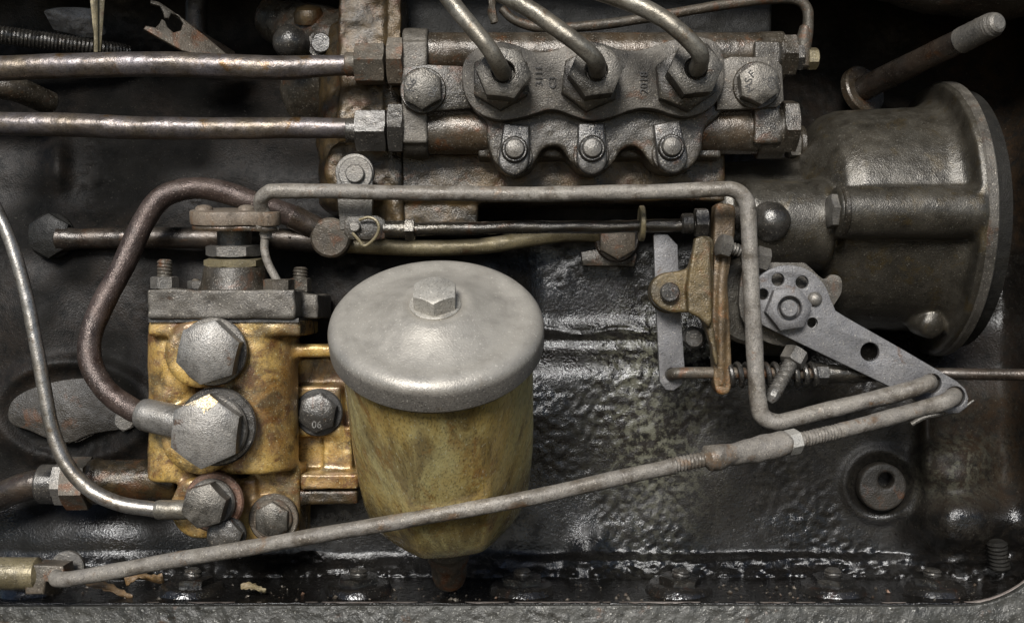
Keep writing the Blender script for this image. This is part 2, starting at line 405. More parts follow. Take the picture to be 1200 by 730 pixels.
    def text(s, F, body, size, x=0.0, y=0.0, rot=0.0, z=0.0, ext=0.6):
        cu = bpy.data.curves.new('tmp', 'FONT')
        cu.body = body; cu.size = size; cu.extrude = ext; cu.align_x = 'CENTER'; cu.align_y = 'CENTER'
        cu.resolution_u = 3
        ob = bpy.data.objects.new('tmp', cu); col.objects.link(ob)
        me = bpy.data.meshes.new_from_object(ob.evaluated_get(bpy.context.evaluated_depsgraph_get()))
        ca, sa = math.cos(rot), math.sin(rot)
        vv = [F(x + v.co.x * ca - v.co.y * sa, y + v.co.x * sa + v.co.y * ca, z + v.co.z) for v in me.vertices]
        ff = [tuple(p.vertices) for p in me.polygons]
        bpy.data.objects.remove(ob); bpy.data.curves.remove(cu); bpy.data.meshes.remove(me)
        return s.add(vv, ff)

ORI = {}
def mesh_from(name, verts, faces, ori, angle=35):
    me = bpy.data.meshes.new(name)
    wv = [W(v) - ori for v in verts]
    me.from_pydata(wv, [], faces)
    bm = bmesh.new(); bm.from_mesh(me)
    bmesh.ops.recalc_face_normals(bm, faces=bm.faces)
    bm.to_mesh(me); bm.free()
    me.shade_smooth()
    me.set_sharp_from_angle(angle=math.radians(angle))
    return me
def tag(o, label=None, cat=None, group=None, kind=None):
    if label: o['label'] = label
    if cat: o['category'] = cat
    if group: o['group'] = group
    if kind: o['kind'] = kind
    return o
def thing(name, label, cat, at, group=None):
    o = bpy.data.objects.new(name, None)
    o.empty_display_size = 0.01
    col.objects.link(o)
    o.location = W(V(*at))
    ORI[o.name] = o.location.copy()
    return tag(o, label, cat, group)
def bevel_mod(o, w, seg=2):
    m = o.modifiers.new('bevel', 'BEVEL'); m.width = w * S; m.segments = seg; m.limit_method = 'ANGLE'; m.angle_limit = math.radians(40)
    m.harden_normals = False
def part(name, mb, mat, parent, bev=0, angle=35, label=None):
    ori = ORI[parent.name]
    o = bpy.data.objects.new(name, mesh_from(name, mb.v, mb.f, ori, angle))
    o.data.materials.append(MT[mat])
    col.objects.link(o)
    o.parent = parent
    ORI[o.name] = ori
    if bev: bevel_mod(o, bev)
    if label: o['label'] = label
    return o
def solo(name, mb, mat, label, cat, at=None, group=None, bev=0, angle=35, kind=None):
    ori = W(V(*at)) if at else W(mb.v[0])
    o = bpy.data.objects.new(name, mesh_from(name, mb.v, mb.f, ori, angle))
    o.data.materials.append(MT[mat])
    o.location = ori
    col.objects.link(o)
    ORI[o.name] = ori
    if bev: bevel_mod(o, bev)
    return tag(o, label, cat, group, kind)
def vnoise(x, y, seed, f):
    rs = np.random.RandomState(seed)
    lat = rs.rand(512, 512)
    x = x * f + 100; y = y * f + 100
    xi = np.floor(x).astype(int); yi = np.floor(y).astype(int)
    u = x - xi; v = y - yi
    u = u * u * (3 - 2 * u); v = v * v * (3 - 2 * v)
    a = lat[xi % 512, yi % 512]; b = lat[(xi + 1) % 512, yi % 512]
    c = lat[xi % 512, (yi + 1) % 512]; d_ = lat[(xi + 1) % 512, (yi + 1) % 512]
    return (a * (1 - u) + b * u) * (1 - v) + (c * (1 - u) + d_ * u) * v - 0.5
def cast(name, mbs, mat, parent, voxel=2.0, smooth=8, rough=1.0, label=None):
    """one casting: overlapping solids fused, filleted and given an uneven sand-cast skin"""
    ori = ORI[parent.name]
    mb = MB()
    for m in mbs:
        mb.add(m.v, m.f)
    me = mesh_from('tmp', [v for v in mb.v], mb.f, Vector((0, 0, 0)))
    o = bpy.data.objects.new('tmp', me); col.objects.link(o)
    r = o.modifiers.new('r', 'REMESH'); r.mode = 'VOXEL'; r.voxel_size = voxel * S
    sm = o.modifiers.new('s', 'SMOOTH'); sm.factor = 0.5; sm.iterations = smooth
    me2 = bpy.data.meshes.new_from_object(o.evaluated_get(bpy.context.evaluated_depsgraph_get()))
    bpy.data.objects.remove(o); bpy.data.meshes.remove(me)
    n = len(me2.vertices)
    co = np.empty(n * 3, 'f'); me2.vertices.foreach_get('co', co); co = co.reshape(-1, 3)
    no = np.empty(n * 3, 'f'); me2.vertex_normals.foreach_get('vector', no); no = no.reshape(-1, 3)
    q = co / S
    h = vnoise(q[:, 0] + q[:, 1] * 0.7, q[:, 2] + q[:, 1] * 0.6, 3, 1 / 26.0) * 2.2 + vnoise(q[:, 0] - q[:, 1] * 0.5, q[:, 2] + q[:, 1] * 0.8, 4, 1 / 9.0) * 0.9
    co = co + no * (h[:, None] * rough * S) - np.array(ori)
    me2.vertices.foreach_set('co', co.astype('f').ravel())
    me2.name = name
    me2.shade_smooth()
    o = bpy.data.objects.new(name, me2)
    me2.materials.clear(); me2.materials.append(MT[mat])
    col.objects.link(o); o.parent = parent; ORI[o.name] = ori
    if label: o['label'] = label
    return o
def circ(cx, cy, r, n=24, a0=0.0, a1=2 * PI, rev=False):
    full = abs(a1 - a0 - 2 * PI) < 1e-6
    m = n if full else n + 1
    p = [(cx + r * math.cos(a0 + (a1 - a0) * i / n), cy + r * math.sin(a0 + (a1 - a0) * i / n)) for i in range(m)]
    return p[::-1] if rev else p
def smooth_poly(pts, sub=5):
    n = len(pts); out = []
    for i in range(n):
        p0, p1, p2, p3 = (Vector(pts[(i + q) % n]) for q in (-1, 0, 1, 2))
        for q in range(sub):
            u = q / sub
            c = 0.5 * ((2 * p1) + (p2 - p0) * u + (2 * p0 - 5 * p1 + 4 * p2 - p3) * u * u + (3 * p1 - p0 - 3 * p2 + p3) * u ** 3)
            out.append((c.x, c.y))
    return out
def loc(pts, cx, cy):           # photo outline -> local outline around (cx, cy)
    return [(x - cx, cy - y) for x, y in pts]
def cyl(mb, F, r, z0, z1, ch=1.5, n=36, r1=None):
    r1 = r if r1 is None else r1
    return mb.lathe(F, [(r - ch, z0), (r, z0 + ch), (r1, z1 - ch), (r1 - ch, z1)], n)

# ------------------------------------------------------------------ engine wall (one relief sheet with the sump ledge)
def ss(a, b, x):
    t = np.clip((x - a) / (b - a), 0, 1)
    return t * t * (3 - 2 * t)
def gau(X, Y, cx, cy, rx, ry):
    return np.exp(-(((X - cx) / rx) ** 2 + ((Y - cy) / ry) ** 2))
def dome(X, Y, cx, cy, rx, ry, p=0.5):
    return np.clip(1 - ((X - cx) / rx) ** 2 - ((Y - cy) / ry) ** 2, 0, 1) ** p
def wall():
    xs = np.arange(-220, 1421, 2.6)
    ys = np.concatenate([np.arange(-220, 630, 2.6), np.arange(630, 712, 1.0), np.arange(712, 780, 8)])
    X, Y = np.meshgrid(xs, ys)
    wv = vnoise(X, Y, 11, 1 / 90.0) * 22
    h = np.zeros_like(X)
    right = ss(560, 640, X)
    h -= 42 * right * (1 - ss(368, 446, Y + wv * 0.3))                       # ledge right of the filter
    h -= 38 * (1 - right) * (1 - ss(225, 330, Y + wv))                        # soft slope on the left
    h -= 90 * (1 - ss(40, 210, Y + wv * 0.5))                                 # recess along the top
    h += 120 * ss(1168, 1262, X) * (0.35 + 0.65 * ss(-10, 90, Y))            # casing on the far right
    h += 14 * ss(1060, 1110, X + wv) * ss(430, 470, Y)
    h += 13 * gau(X, Y, 66, 195, 14, 40)                                     # vertical rib top left
    h += 16 * gau(X, Y, 40, 395, 50, 80)                                    # lumps on the left
    h += 22 * gau(X, Y, 200, 480, 90, 70)
    h += 30 * np.exp(-(((X - 120) / 110) ** 2 + ((Y - 640) / 46) ** 2) ** 1.4)
    h += 20 * gau(X, Y, 130, 285, 60, 30)
    e = ((X - 84) / 92) ** 2 + ((Y - 482) / 58) ** 2
    h += 9 * np.exp(-((np.sqrt(e) - 0.98) / 0.16) ** 2)                     # raised rim round the cover
    h += 62 * np.exp(-(((X - 1134) / 66) ** 2 + ((Y - 614) / 46) ** 2) ** 1.5)   # bosses lower right
    h += 36 * np.exp(-(((X - 1118) / 46) ** 2 + ((Y - 544) / 28) ** 2) ** 1.8)
    h += 16 * gau(X, Y, 1086, 520, 9, 60)
    h += 5 * np.exp(-((np.sqrt((X - 1031) ** 2 + (Y - 568) ** 2) - 40) / 7.0) ** 2) - 34 * np.exp(-(((X - 1031) / 20) ** 2 + ((Y - 566) / 20) ** 2) ** 3)
    h += 15 * gau(X, Y, 690, 650, 20, 24)                                    # short rib above the ledge
    h += 6 * gau(X, Y, 700, 398, 120, 7)
    h -= 5 * gau(X, Y + 4 * np.sin(X / 14.0), 700, 389, 90, 2.5)
    h += vnoise(X, Y, 12, 1 / 70.0) * 7 + vnoise(X, Y, 13, 1 / 22.0) * 1.2
    patch = np.clip(vnoise(X, Y, 15, 1 / 60.0) * 3 + gau(X, Y, 760, 480, 70, 110), 0, 1)
    h += vnoise(X, Y, 16, 1 / 5.0) * 2.6 * patch
    # fillet and ledge at the foot
    rip = vnoise(X, Y, 17, 1 / 14.0) * 5 + vnoise(X, Y, 18, 1 / 6.0) * 3
    fil = ss(644, 682, Y + vnoise(X, Y, 19, 1 / 40.0) * 5)
    h += 5 * np.exp(-((Y - 656 - vnoise(X, Y, 22, 1 / 30.0) * 6) / 6.0) ** 2) * ss(540, 640, X) + 28 * fil + rip * fil * (1 - ss(676, 684, Y)) * 2.2
    Zl = (365 - 677) * kk(30.0)
    dl = D * (1 - Zl / (365 - np.maximum(Y, 500)))
    led = ss(675, 681, Y)
    dl = dl + vnoise(X, Y, 20, 1 / 30.0) * 6 + vnoise(X, Y, 21, 1 / 8.0) * 4
    h = h * (1 - led) + np.maximum(np.minimum(dl, 140), h) * led
    h = np.where(Y > 714, 100, h)
    K = (D - h) / D
    P = np.stack([(X - 600) * K, (365 - Y) * K, h], -1).reshape(-1, 3)
    Gm = np.array(G)
    Wp = (np.stack([P[:, 0], -P[:, 2], P[:, 1]], -1) * S) @ Gm.T
    ny, nx = X.shape
    idx = np.arange(ny * nx).reshape(ny, nx)
    q = np.stack([idx[1:, :-1], idx[1:, 1:], idx[:-1, 1:], idx[:-1, :-1]], -1).reshape(-1)
    me = bpy.data.meshes.new('engine_block')
    nf = (ny - 1) * (nx - 1)
    me.vertices.add(ny * nx); me.vertices.foreach_set('co', Wp.astype('f').ravel())
    me.loops.add(nf * 4); me.loops.foreach_set('vertex_index', q.astype('i'))
    me.polygons.add(nf); me.polygons.foreach_set('loop_start', np.arange(0, nf * 4, 4).astype('i'))
    me.update(calc_edges=True); me.validate()
    n1 = vnoise(X, Y, 31, 1 / 45.0) * 1.2
    wet = 0.12 + 0.88 * ss(540, 600, X) * ss(280, 300, Y) + 0.8 * ss(560, 620, Y + 60 * n1) + 0.4 * gau(X, Y, 700, 400, 120, 50)
    wet = wet - 0.75 * gau(X, Y, 770, 500, 60, 110) - 0.6 * ss(760, 880, X) * ss(430, 470, Y) * (1 - ss(630, 655, Y)) - 0.3 * ss(1060, 1120, X) + 0.45 * gau(X, Y, 1130, 610, 60, 50) + 0.5 * gau(X, Y, 700, 405, 90, 28)
    wet = np.clip(wet + n1 * 0.5, 0, 1)
    crust = np.clip(gau(X, Y, 765, 500, 55, 110) * 1.1 + gau(X, Y, 1118, 545, 40, 35) * 0.6 + gau(X, Y, 790, 410, 60, 40) * 0.5, 0, 1)
    dusty = np.clip(ss(640, 700, X) * ss(425, 470, Y) * (1 - ss(630, 650, Y)) + 0.3 * ss(560, 640, X) + n1 * 0.4, 0, 1)
    dusty = dusty + 1.3 * gau(X, Y, 1128, 596, 70, 66)  # paler over the lower right boss so its bulge stands out
    brown = np.clip(0.25 + n1 + ss(1050, 1120, X) * 0.8 + gau(X, Y, 900, 620, 120, 40) * 0.6, 0, 1)
    for nm, arr in (('dusty', dusty), ('wet', wet), ('crust', crust), ('brown', brown)):
        at_ = me.attributes.new(nm, 'FLOAT', 'POINT'); at_.data.foreach_set('value', arr.astype('f').ravel())
    me.shade_smooth()
    o = bpy.data.objects.new('engine_block_wall', me); col.objects.link(o)
    me.materials.append(MT['block'])
    tag(o, 'black oily engine block side with a wet ledge along its foot', None, None, 'structure')
    return o
wall()

# frame plate along the bottom with the rounded lower right corner of its opening
arc = [(1128 + 125 * math.sin(a_), 585 + 125 * math.cos(a_)) for a_ in [PI / 2 * (1 - q_ / 16) for q_ in range(17)]]
fp = [(-260, 900), (1500, 900), (1500, 300), (1253, 300)] + arc + [(1050, 710.5), (800, 709.5), (400, 709.5), (-260, 711)]
f_ = Fr(600, 365, 150)
o = solo('frame_plate', MB().plate(f_, loc(fp, 600, 365), [], -10, 0, 2.0), 'frame', None, None, (600, 720, 128))
tag(o, 'rough grey cast frame edge running along the bottom', None, None, 'structure')
ge = [(-260, 706.5), (400, 705.5), (800, 705.5), (1050, 706)] + [(1128 + 120 * math.sin(a_), 585 + 120.5 * math.cos(a_)) for a_ in [PI / 2 * q_ / 16 for q_ in range(17)]] + [(1248, 300), (1275, 300), (1275, 585), (1250, 650), (1200, 700), (1128, 722), (800, 720), (-260, 720)]
o = solo('gasket_edge', MB().plate(Fr(600, 365, 137), loc(ge, 600, 365), [], -5, 0, 1.0), 'edge_paint', None, None, (600, 706, 118))
tag(o, 'thin pale brown gasket edge along the frame opening', None, None, 'structure')
# overhanging casing, edge seen top right; unseen run along the top added for shade
mb = MB().tube([(-260, -130, 60, 78), (200, -122, 60, 78), (640, -120, 60, 78), (960, -112, 62, 80), (1040, -85, 64, 82), (1130, -66, 66, 84), (1260, -66, 70, 84), (1460, -70, 70, 84)], n=40, wob=3)
solo('overhead_casing', mb, 'dark_cast', 'dark rounded casting edge just showing at the top right corner', 'casing', (1150, -20, 60))

m = MB().plate(Fr(600, 365, 0, (0, 1, 0), (1, 0, 0), sc=1.0), [(-950, 320), (950, 320), (950, -420), (-950, -420)], [], 585, 592, 2)  # out-of-view sheet, added only to cast shade into the top recess
o = solo('shade_sheet', m, 'frame', None, None, (600, -220, 0)); tag(o, 'unseen sheet added above the engine to shade the top recess', None, None, 'structure')

# ------------------------------------------------------------------ two big pipes top left
def union_pipe(label, pts, nx0, nx1, ny, R, d, pipe_mat, nut_mat, rot):
    t = thing('fuel_pipe', label, 'pipe', pts[0][:3], 'pipes into the injection pump')
    part('pipe', MB().tube(pts, n=28, sub=10, wob=0.3), pipe_mat, t)
    F = Fr(nx0, ny, d, (1, 0, 0), (0, 0, 1), sc=kk(d))
    m = MB().hex(F, R, 0, nx1 - nx0, rot, both=True)
    part('union_nut', m, nut_mat, t)
    cyl(c_ := MB(), Fr(nx0 - 12, ny, d, (1, 0, 0)), pts[-1][3] + 2.5, 0, 16, 1)
    part('collar', c_, nut_mat, t)
    return t
union_pipe('violet brown pipe along the top left with a dull brown union nut',
           [(-60, 84, 85, 14.5), (0, 80.5, 88, 14.5), (100, 77, 92, 14.5), (180, 75.5, 95, 14.5), (260, 78, 97, 14.5), (330, 80, 97, 14.3), (375, 78, 95, 12.5), (420, 76.5, 95, 11.5)],
           417, 452, 75.5, 25, 95, 'bronze_pipe', 'bolt_rust', 0.0)
union_pipe('violet brown pipe below the top one with a shiny dark union nut',
           [(-60, 143, 85, 13.5), (0, 145, 88, 13.5), (90, 147, 92, 14), (160, 150, 95, 13.5), (240, 151, 97, 13), (330, 150, 97, 12.5), (380, 150.5, 95, 12), (420, 151, 95, 12)],
           418, 454, 153, 27, 95, 'bronze_pipe', 'bolt_dark', 0.2)

# ------------------------------------------------------------------ injection pump
ip = thing('injection_pump', 'dark greasy injection pump with three delivery outlets across the top', 'pump', (690, 215, 50))
b = []
m = MB().pbox(560, 845, 60, 185, 0, 95); b.append(m)
rear_ = MB().pbox(470, 905, -60, 45, -90, 5)
sc_out = [(571, 128), (571, 152), (573, 178), (581, 198), (600, 210), (619, 205), (629, 191), (636, 181), (646, 177.5), (656, 180), (665, 193), (677, 205), (692, 209), (706, 205), (716, 194), (724, 182), (734, 178), (744, 181), (754, 194), (766, 205), (784, 208), (801, 203), (813, 187), (818, 160), (823, 128)]
F = Fr(695, 160, 70)
b.append(MB().plate(F, loc(smooth_poly(sc_out, 3), 695, 160), [], 0, 46, 1))
cast('pump_body', b, 'dark_cast', ip, 2.2, 5, 0.8)
cast('rear_block', [rear_], 'cover', ip, 2.6, 5, 1.2)
b = [MB().pbox(405, 850, 178, 236, -40, 62), MB().pbox(470, 560, 180, 262, 0, 58)]
cast('cam_housing', b, 'gold_dark', ip, 2.6, 5, 0.9)
for (y, r, d) in ((64, 25, 82), (154, 27, 84)):
    m = MB()
    cyl(m, Fr(492, y, d, (1, 0, 0)), r, 0, 400 if y < 100 else 402, 2, 48)
    part('gallery_tube', m, 'brown_tube', ip)
for (x0, x1, yo) in ((471, 501, 0), (884, 915, 4)):
    bb = [MB().pbox(x0, x1, 48, 168, 30, 112)]
    for y, r in ((64 + yo, 30), (154, 32)):
        m = MB(); cyl(m, Fr(x0 + 2, y, 82, (1, 0, 0)), r, 0, (x1 - x0) * 1.0, 2, 40); bb.append(m)
    cast('end_bracket', bb, 'grey_cast' if x0 < 600 else 'dark_cast', ip, 1.8, 4, 0.6)
# straps and their bolts
st1 = [(474, 82), (500, 78), (548, 80), (552, 128), (500, 133), (476, 128)]
st2 = [(838, 80), (846, 72), (855, 69), (905, 70), (914, 80), (916, 120), (908, 128), (838, 131)]
part('mounting_strap', MB().plate(Fr(512, 105, 108), loc(st1, 512, 105), [], 0, 10, 1.5), 'dark_cast', ip)
part('mounting_strap', MB().plate(Fr(878, 100, 108), loc(st2, 878, 100), [], 0, 11, 1.5), 'grey_cast', ip)
def bolt(parent, px, py, d, R, h, mat, rot=0.0, washer=None, wmat=None, text=None, tmat='mark', wh=4.0, ez=(0, 0, 1), name='bolt', tsize=0.52):
    F = Fr(px, py, d, ez)
    o = part(name, MB().hex(F, R, -2, h, rot, rcf=0.9 if R > 30 else None), mat, parent)
    if washer:
        w = MB(); cyl(w, Fr(px, py, d - wh * 0.6, ez), washer, -3, wh, 1.2, 44)
        part('washer', w, wmat or mat, o)
    if text:
        m = MB()
        for s_, a_ in text:
            m.text(F, s_, R * tsize, R * 0.52 * math.cos(a_), R * 0.52 * math.sin(a_), a_ - PI / 2, h - 0.2, 0.9)
        part('stamped_mark', m, tmat, o)
    return o
bolt(ip, 496, 107, 119, 24.5, 20, 'bolt_grimy', PI / 6, 27, 'dark_cast', [('N', PI * 1.0), ('6', PI * 0.8), ('90', -0.35)])
bolt(ip, 886, 101, 120, 25, 21, 'bolt_grimy', PI / 6 + 0.1, 28, 'dark_cast', [('M', PI * 1.15), ('S', PI * 0.95), ('F', PI * 0.75), ('6', 0.3), ('9', -0.35)])
# clamp plate
cp = [(544, 77), (552, 66), (563, 59), (576, 54.5), (590, 53.5), (607, 57.5), (627, 65), (646, 64), (662, 58), (678, 54), (693, 53), (708, 56), (724, 62), (746, 63), (768, 57), (782, 52), (797, 48), (815, 47), (833, 52), (843, 64), (846, 82), (844, 107), (834, 126), (819, 136), (803, 140), (787, 138), (769, 132), (752, 130), (736, 133), (720, 139), (705, 143), (690, 144), (674, 140), (655, 133), (641, 132), (625, 137), (606, 142), (588, 144), (570, 140), (556, 131), (546, 116), (542, 96)]
part('clamp_plate', MB().plate(Fr(694, 97, 117), loc(smooth_poly(cp, 3), 694, 97), [], 0, 17, 2.0), 'grey_cast', ip)
m = MB()
Fm = Fr(694, 97, 134.2)
for tx, sz, ox, oy in (('2018', 13, 61, 0), ('C3', 12, -46, 0), ('3111', 12, -62, 8)):
    m = MB().text(Fm, tx, sz, ox, oy, PI / 2, 0, 0.3); part('stamped_mark', m, 'mark', ip)
holders = [(587, 95, 36, 0.52, -0.13, 590, 84), (691, 96, 36.5, 0.40, 0.12, 699, 82), (802, 95, 37.5, 0.62, 0.10, 816, 80)]
for (x, y, R, r0, r1, ux, uy) in holders:
    o = part('valve_holder', MB().hex(Fr(x, y, 134), R, -3, 17, r0), 'dark_cast', ip)
# clamp blocks with studs under the outlets
for (x, y, tilt) in ((603, 178, 0.10), (692.5, 177, 0.0), (784, 175.5, -0.16)):
    F = Fr(x, y, 112, (0, 0, 1), (math.cos(tilt), -math.sin(tilt), 0))
    ol = [(-16, 30), (15, 30), (17, 8)] + [(18 * math.cos(a_), -11 + 19 * math.sin(a_)) for a_ in [-PI * q_ / 12 for q_ in range(13)]] + [(-17, 8)]
    o = part('clamp_block', MB().plate(F, ol, [], 0, 16, 3.0, 2), 'bolt_dark', ip)
    o2 = part('stud_nut', MB().lathe(F, [(16, 12), (15.5, 19), (13.5, 21.5), (12, 21.5), (11.5, 17)], 32), 'bolt_dark', o)
    c_ = MB(); c_.lathe(F, [(12, 14), (11.5, 24), (10, 27), (6, 28.5), (0.5, 29)], 32); part('stud', c_, 'bolt', o)
    w = MB(); cyl(w, Fr(x, y + 6, 112), 21, 0, 6, 1.2, 40); part('washer', w, 'dark_cast', o)
# plugs at the right end and adapters at the left end
for (x0, x1, y, R, d, mt, rot) in ((914, 931, 66, 26, 90, 'dark_cast', 0.1), (914, 932, 148, 32, 92, 'dark_cast', 0.3)):
    part('hex_plug', MB().hex(Fr(x0, y, d, (1, 0, 0), (0, 0, 1)), R, 0, x1 - x0, rot, both=True), mt, ip)
for (x0, x1, y, R, d, mt) in ((455, 470, 73, 30, 95, 'bolt_rust'), (456, 470, 151, 31, 95, 'bolt_dark')):
    part('inlet_adapter', MB().hex(Fr(x0, y, d, (1, 0, 0), (0, 0, 1)), R, 0, x1 - x0 + 4, 0.1, both=True), mt, ip)
# mounting flange on the left, rusty gold, with its own fasteners
b = [MB().pbox(396, 470, -60, 262, -60, 60), MB().pbox(452, 472, -60, 262, -60, 66)]
m = MB(); cyl(m, Fr(430, 205, 20), 42, -20, 48, 3); b.append(m)
arm_ = [MB().tube([(320, 20, -60, 28), (370, 40, -20, 34), (420, 60, 0, 40)], n=24)]
m = MB().tube([(420, 240, 10, 45), (418, 120, 5, 45), (428, 40, 5, 45)], n=24); b.append(m)
arm_.append(MB().tube([(362, 116, -70, 42), (410, 90, -20, 44)], n=24))
cast('bracket_arm', arm_, 'dark_cast', ip, 2.6, 8, 1.4)  # upper left arm's shade is put into its darker colour
cast('mounting_flange', b, 'gold_dark', ip, 2.6, 12, 2.4)
m = MB().lathe(Fr(340, 50, 30, (-0.25, 0.1, 1)), [(20, -40), (20.5, 0), (19, 8), (15, 14), (9, 18), (3, 19.5), (0.3, 19.8)], 36); part('domed_nut', m, 'bolt_dark', ip)
bolt(ip, 378, 53, 22, 13, 12, 'bolt_dark', 0.3, 18, 'dark_cast')
m = MB().lathe(Fr(362, 16, 10, (0, 0.9, 0.45)), [(18, -10), (18, 0), (14, 6), (6, 9), (0.3, 10)], 32); part('cap_plug', m, 'gold_dark', ip)

# ------------------------------------------------------------------ injector pipes
ipipes = [
    ([(590, 86, 158, 10), (589, 85, 184, 10), (583, 73, 202, 10), (571, 54, 211, 10), (551, 30, 210, 10), (532, 7, 205, 10), (500, -35, 190, 10)], holders[0], 'steel injector pipe bending up left from the left outlet nut'),
    ([(699, 84, 158, 10.5), (700, 81, 186, 10.5), (697, 70, 204, 10.5), (679, 53, 212, 10.5), (652, 33, 211, 10.5), (618, 10, 206, 10.5), (560, -22, 190, 10.5)], holders[1], 'steel injector pipe bending up left from the middle outlet nut'),
    ([(816, 82, 158, 10.5), (818, 79, 186, 10.5), (821, 66, 203, 10.5), (812, 52, 210, 10.5), (795, 36, 212, 10.5), (775, 21, 210, 10.5), (740, 4, 204, 10.5), (670, -20, 190, 10.5)], holders[2], 'steel injector pipe curving up left from the right outlet nut')]
for pts, (x, y, R, r0, r1, ux, uy), lab in ipipes:
    t = thing('injector_pipe', lab, 'pipe', pts[0][:3], 'injector pipes on the pump')
    part('pipe', MB().tube(pts, n=24, sub=10, wob=0.25), 'steel_pipe', t)
    q_ = V(ux, uy, 178); kq = kk(152)
    part('union_nut', MB().hex(Fr(600 + q_.x / kq, 365 - q_.y / kq, 152), 32, -4, 29, r1, hole=13, hole_d=16), 'bolt_grimy', t)

# thin leak-off pipe behind, ending in a banjo at the right of the pump
t = thing('leak_off_pipe', 'thin brown return pipe arching behind the injector pipes to a banjo fitting', 'pipe', (942, 80, 60))
part('pipe', MB().tube([(588, 11, 60, 5), (605, 25, 60, 5.5), (640, 33, 60, 6), (700, 30, 60, 6), (760, 21, 60, 6), (830, 9, 60, 6), (895, 0, 62, 6), (930, -1, 62, 6), (945, 9, 62, 6.5), (947, 28, 62, 6.5), (943, 52, 62, 8)], n=16, sub=8, wob=0.4), 'bolt_rust', t)
part('sleeve', MB().tube([(944, 32, 62, 7), (942, 48, 62, 9), (939, 78, 62, 10)], n=20), 'bolt_rust', t)
bolt(t, 931, 68, 62, 16, 10, 'bolt_dark', 0.2, ez=(1, 0, 0), name='banjo_ring')
bolt(t, 948, 69, 62, 13, 10, 'brass_tube' , 0.5, ez=(1, 0, 0), name='banjo_bolt')
solo('seal_wire', MB().tube([(574, -14, 75, 5), (577, 4, 78, 5), (577, 14, 80, 5.5), (580, 27, 80, 4)], n=10, wob=1.6), 'bolt_rust', 'small ragged brown strip hanging between the left two injector pipes', 'strip', (578, 10, 80))

# ------------------------------------------------------------------ governor housing on the right
gh = thing('governor_housing', 'large olive grey round housing with a flange at the right', 'housing', (1050, 300, 0))
FX = Fr(600, 258, 0, (1, 0, 0), (0, 0, 1), sc=1.0)
prof = [(20, 228), (52, 229), (62, 233), (66, 240), (70, 300), (74, 325), (88, 336), (108, 346), (120, 358), (126, 376), (130, 466), (134, 478), (142, 486)]
m1 = MB().lathe(FX, prof, 64)
mb1 = MB(); cyl(mb1, Fr(600, 249, 134, (1, 0, 0), sc=1), 28, 338, 490, 3)
mb2 = MB(); cyl(mb2, Fr(600, 264, 82, (1, 0, 0), sc=1), 50, 250, 345, 6)
mb3 = MB().lathe(FX, [(60, 471), (157, 485), (158, 497)], 80)
m4 = MB(); m4.lathe(Fr(1094, 382, 72, (0.2, -0.3, 1)), [(20, -30), (16, 0), (10, 4), (2, 6)], 24)
m5 = MB().tube([(905, 330, 40, 38), (910, 400, 20, 40)], n=24)
cast('housing_body', [m1, mb1, mb2, mb3, m4, m5], 'housing', gh, 2.4, 9, 0.4)
part('flange_rim', MB().lathe(FX, [(150, 489), (157, 490.5), (159, 493), (159, 501), (156.5, 503), (140, 503)], 90), 'grey_cast', gh)
part('flange_gasket', MB().lathe(FX, [(140, 502), (149, 503.5), (149, 520), (140, 521)], 80), 'flat_black', gh)
o = bolt(gh, 984, 248, 140, 21, 14, 'bolt', 0.15, ez=(-1, 0, 0))
w = MB(); cyl(w, Fr(986, 248, 140, (-1, 0, 0)), 29, -4, 3, 1.5, 36); part('washer', w, 'dark_cast', o)
bolt(gh, 938, 171, 20, 19, 16, 'bolt', 0.3, 23, 'dark_cast', ez=(-1, 0, 0))
m = MB().lathe(Fr(902, 260, 126, (0.4, 0, 1)), [(24, -60), (24, 0), (22, 10), (17, 18), (9, 23), (1, 24.5)], 40); part('round_plug', m, 'bolt_dark', gh)

# long stud
t = thing('long_stud', 'long dark stud with a pale rounded tip pointing up right', 'stud', (1012, 105, -60))
part('shank', MB().tube([(1005, 109, -70, 14.5), (1030, 95, -30, 14.5), (1128, 47, 90, 14)], n=28, wob=0.4), 'dark_pipe', t)
part('threaded_tip', MB().tube([(1126, 48, 88, 15.5), (1158, 32, 122, 15.5), (1164, 29, 128, 15), (1169, 26.5, 134, 12)], n=28, straight=True, thread=(3.0, 0.5)), 'bolt', t)
w = MB(); cyl(w, Fr(1012, 106, -62, (0.45, 0.25, 0.8)), 30, -8, 4, 2); part('washer', w, 'brown_tube', t)

# ------------------------------------------------------------------ pipes low on the wall, left
t = thing('cross_pipe', 'dark oily pipe running level between two large bolts on the left', 'pipe', (57, 278, 0))
part('pipe', MB().tube([(70, 280, 18, 15), (95, 280, 20, 12), (130, 279, 22, 12), (240, 279, 26, 13), (338, 281, 30, 13), (345, 281, 30, 14), (385, 283, 30, 15)], n=24, wob=0.3), 'dark_pipe', t)
bolt(t, 61, 277, 14, 26, 13, 'cover', PI / 6, 27, 'flat_black', name='banjo_bolt')
m = MB(); cyl(m, Fr(391, 280, 28), 23, 0, 26, 2.5, 40); part('banjo_cap', m, 'bolt_rust', t)

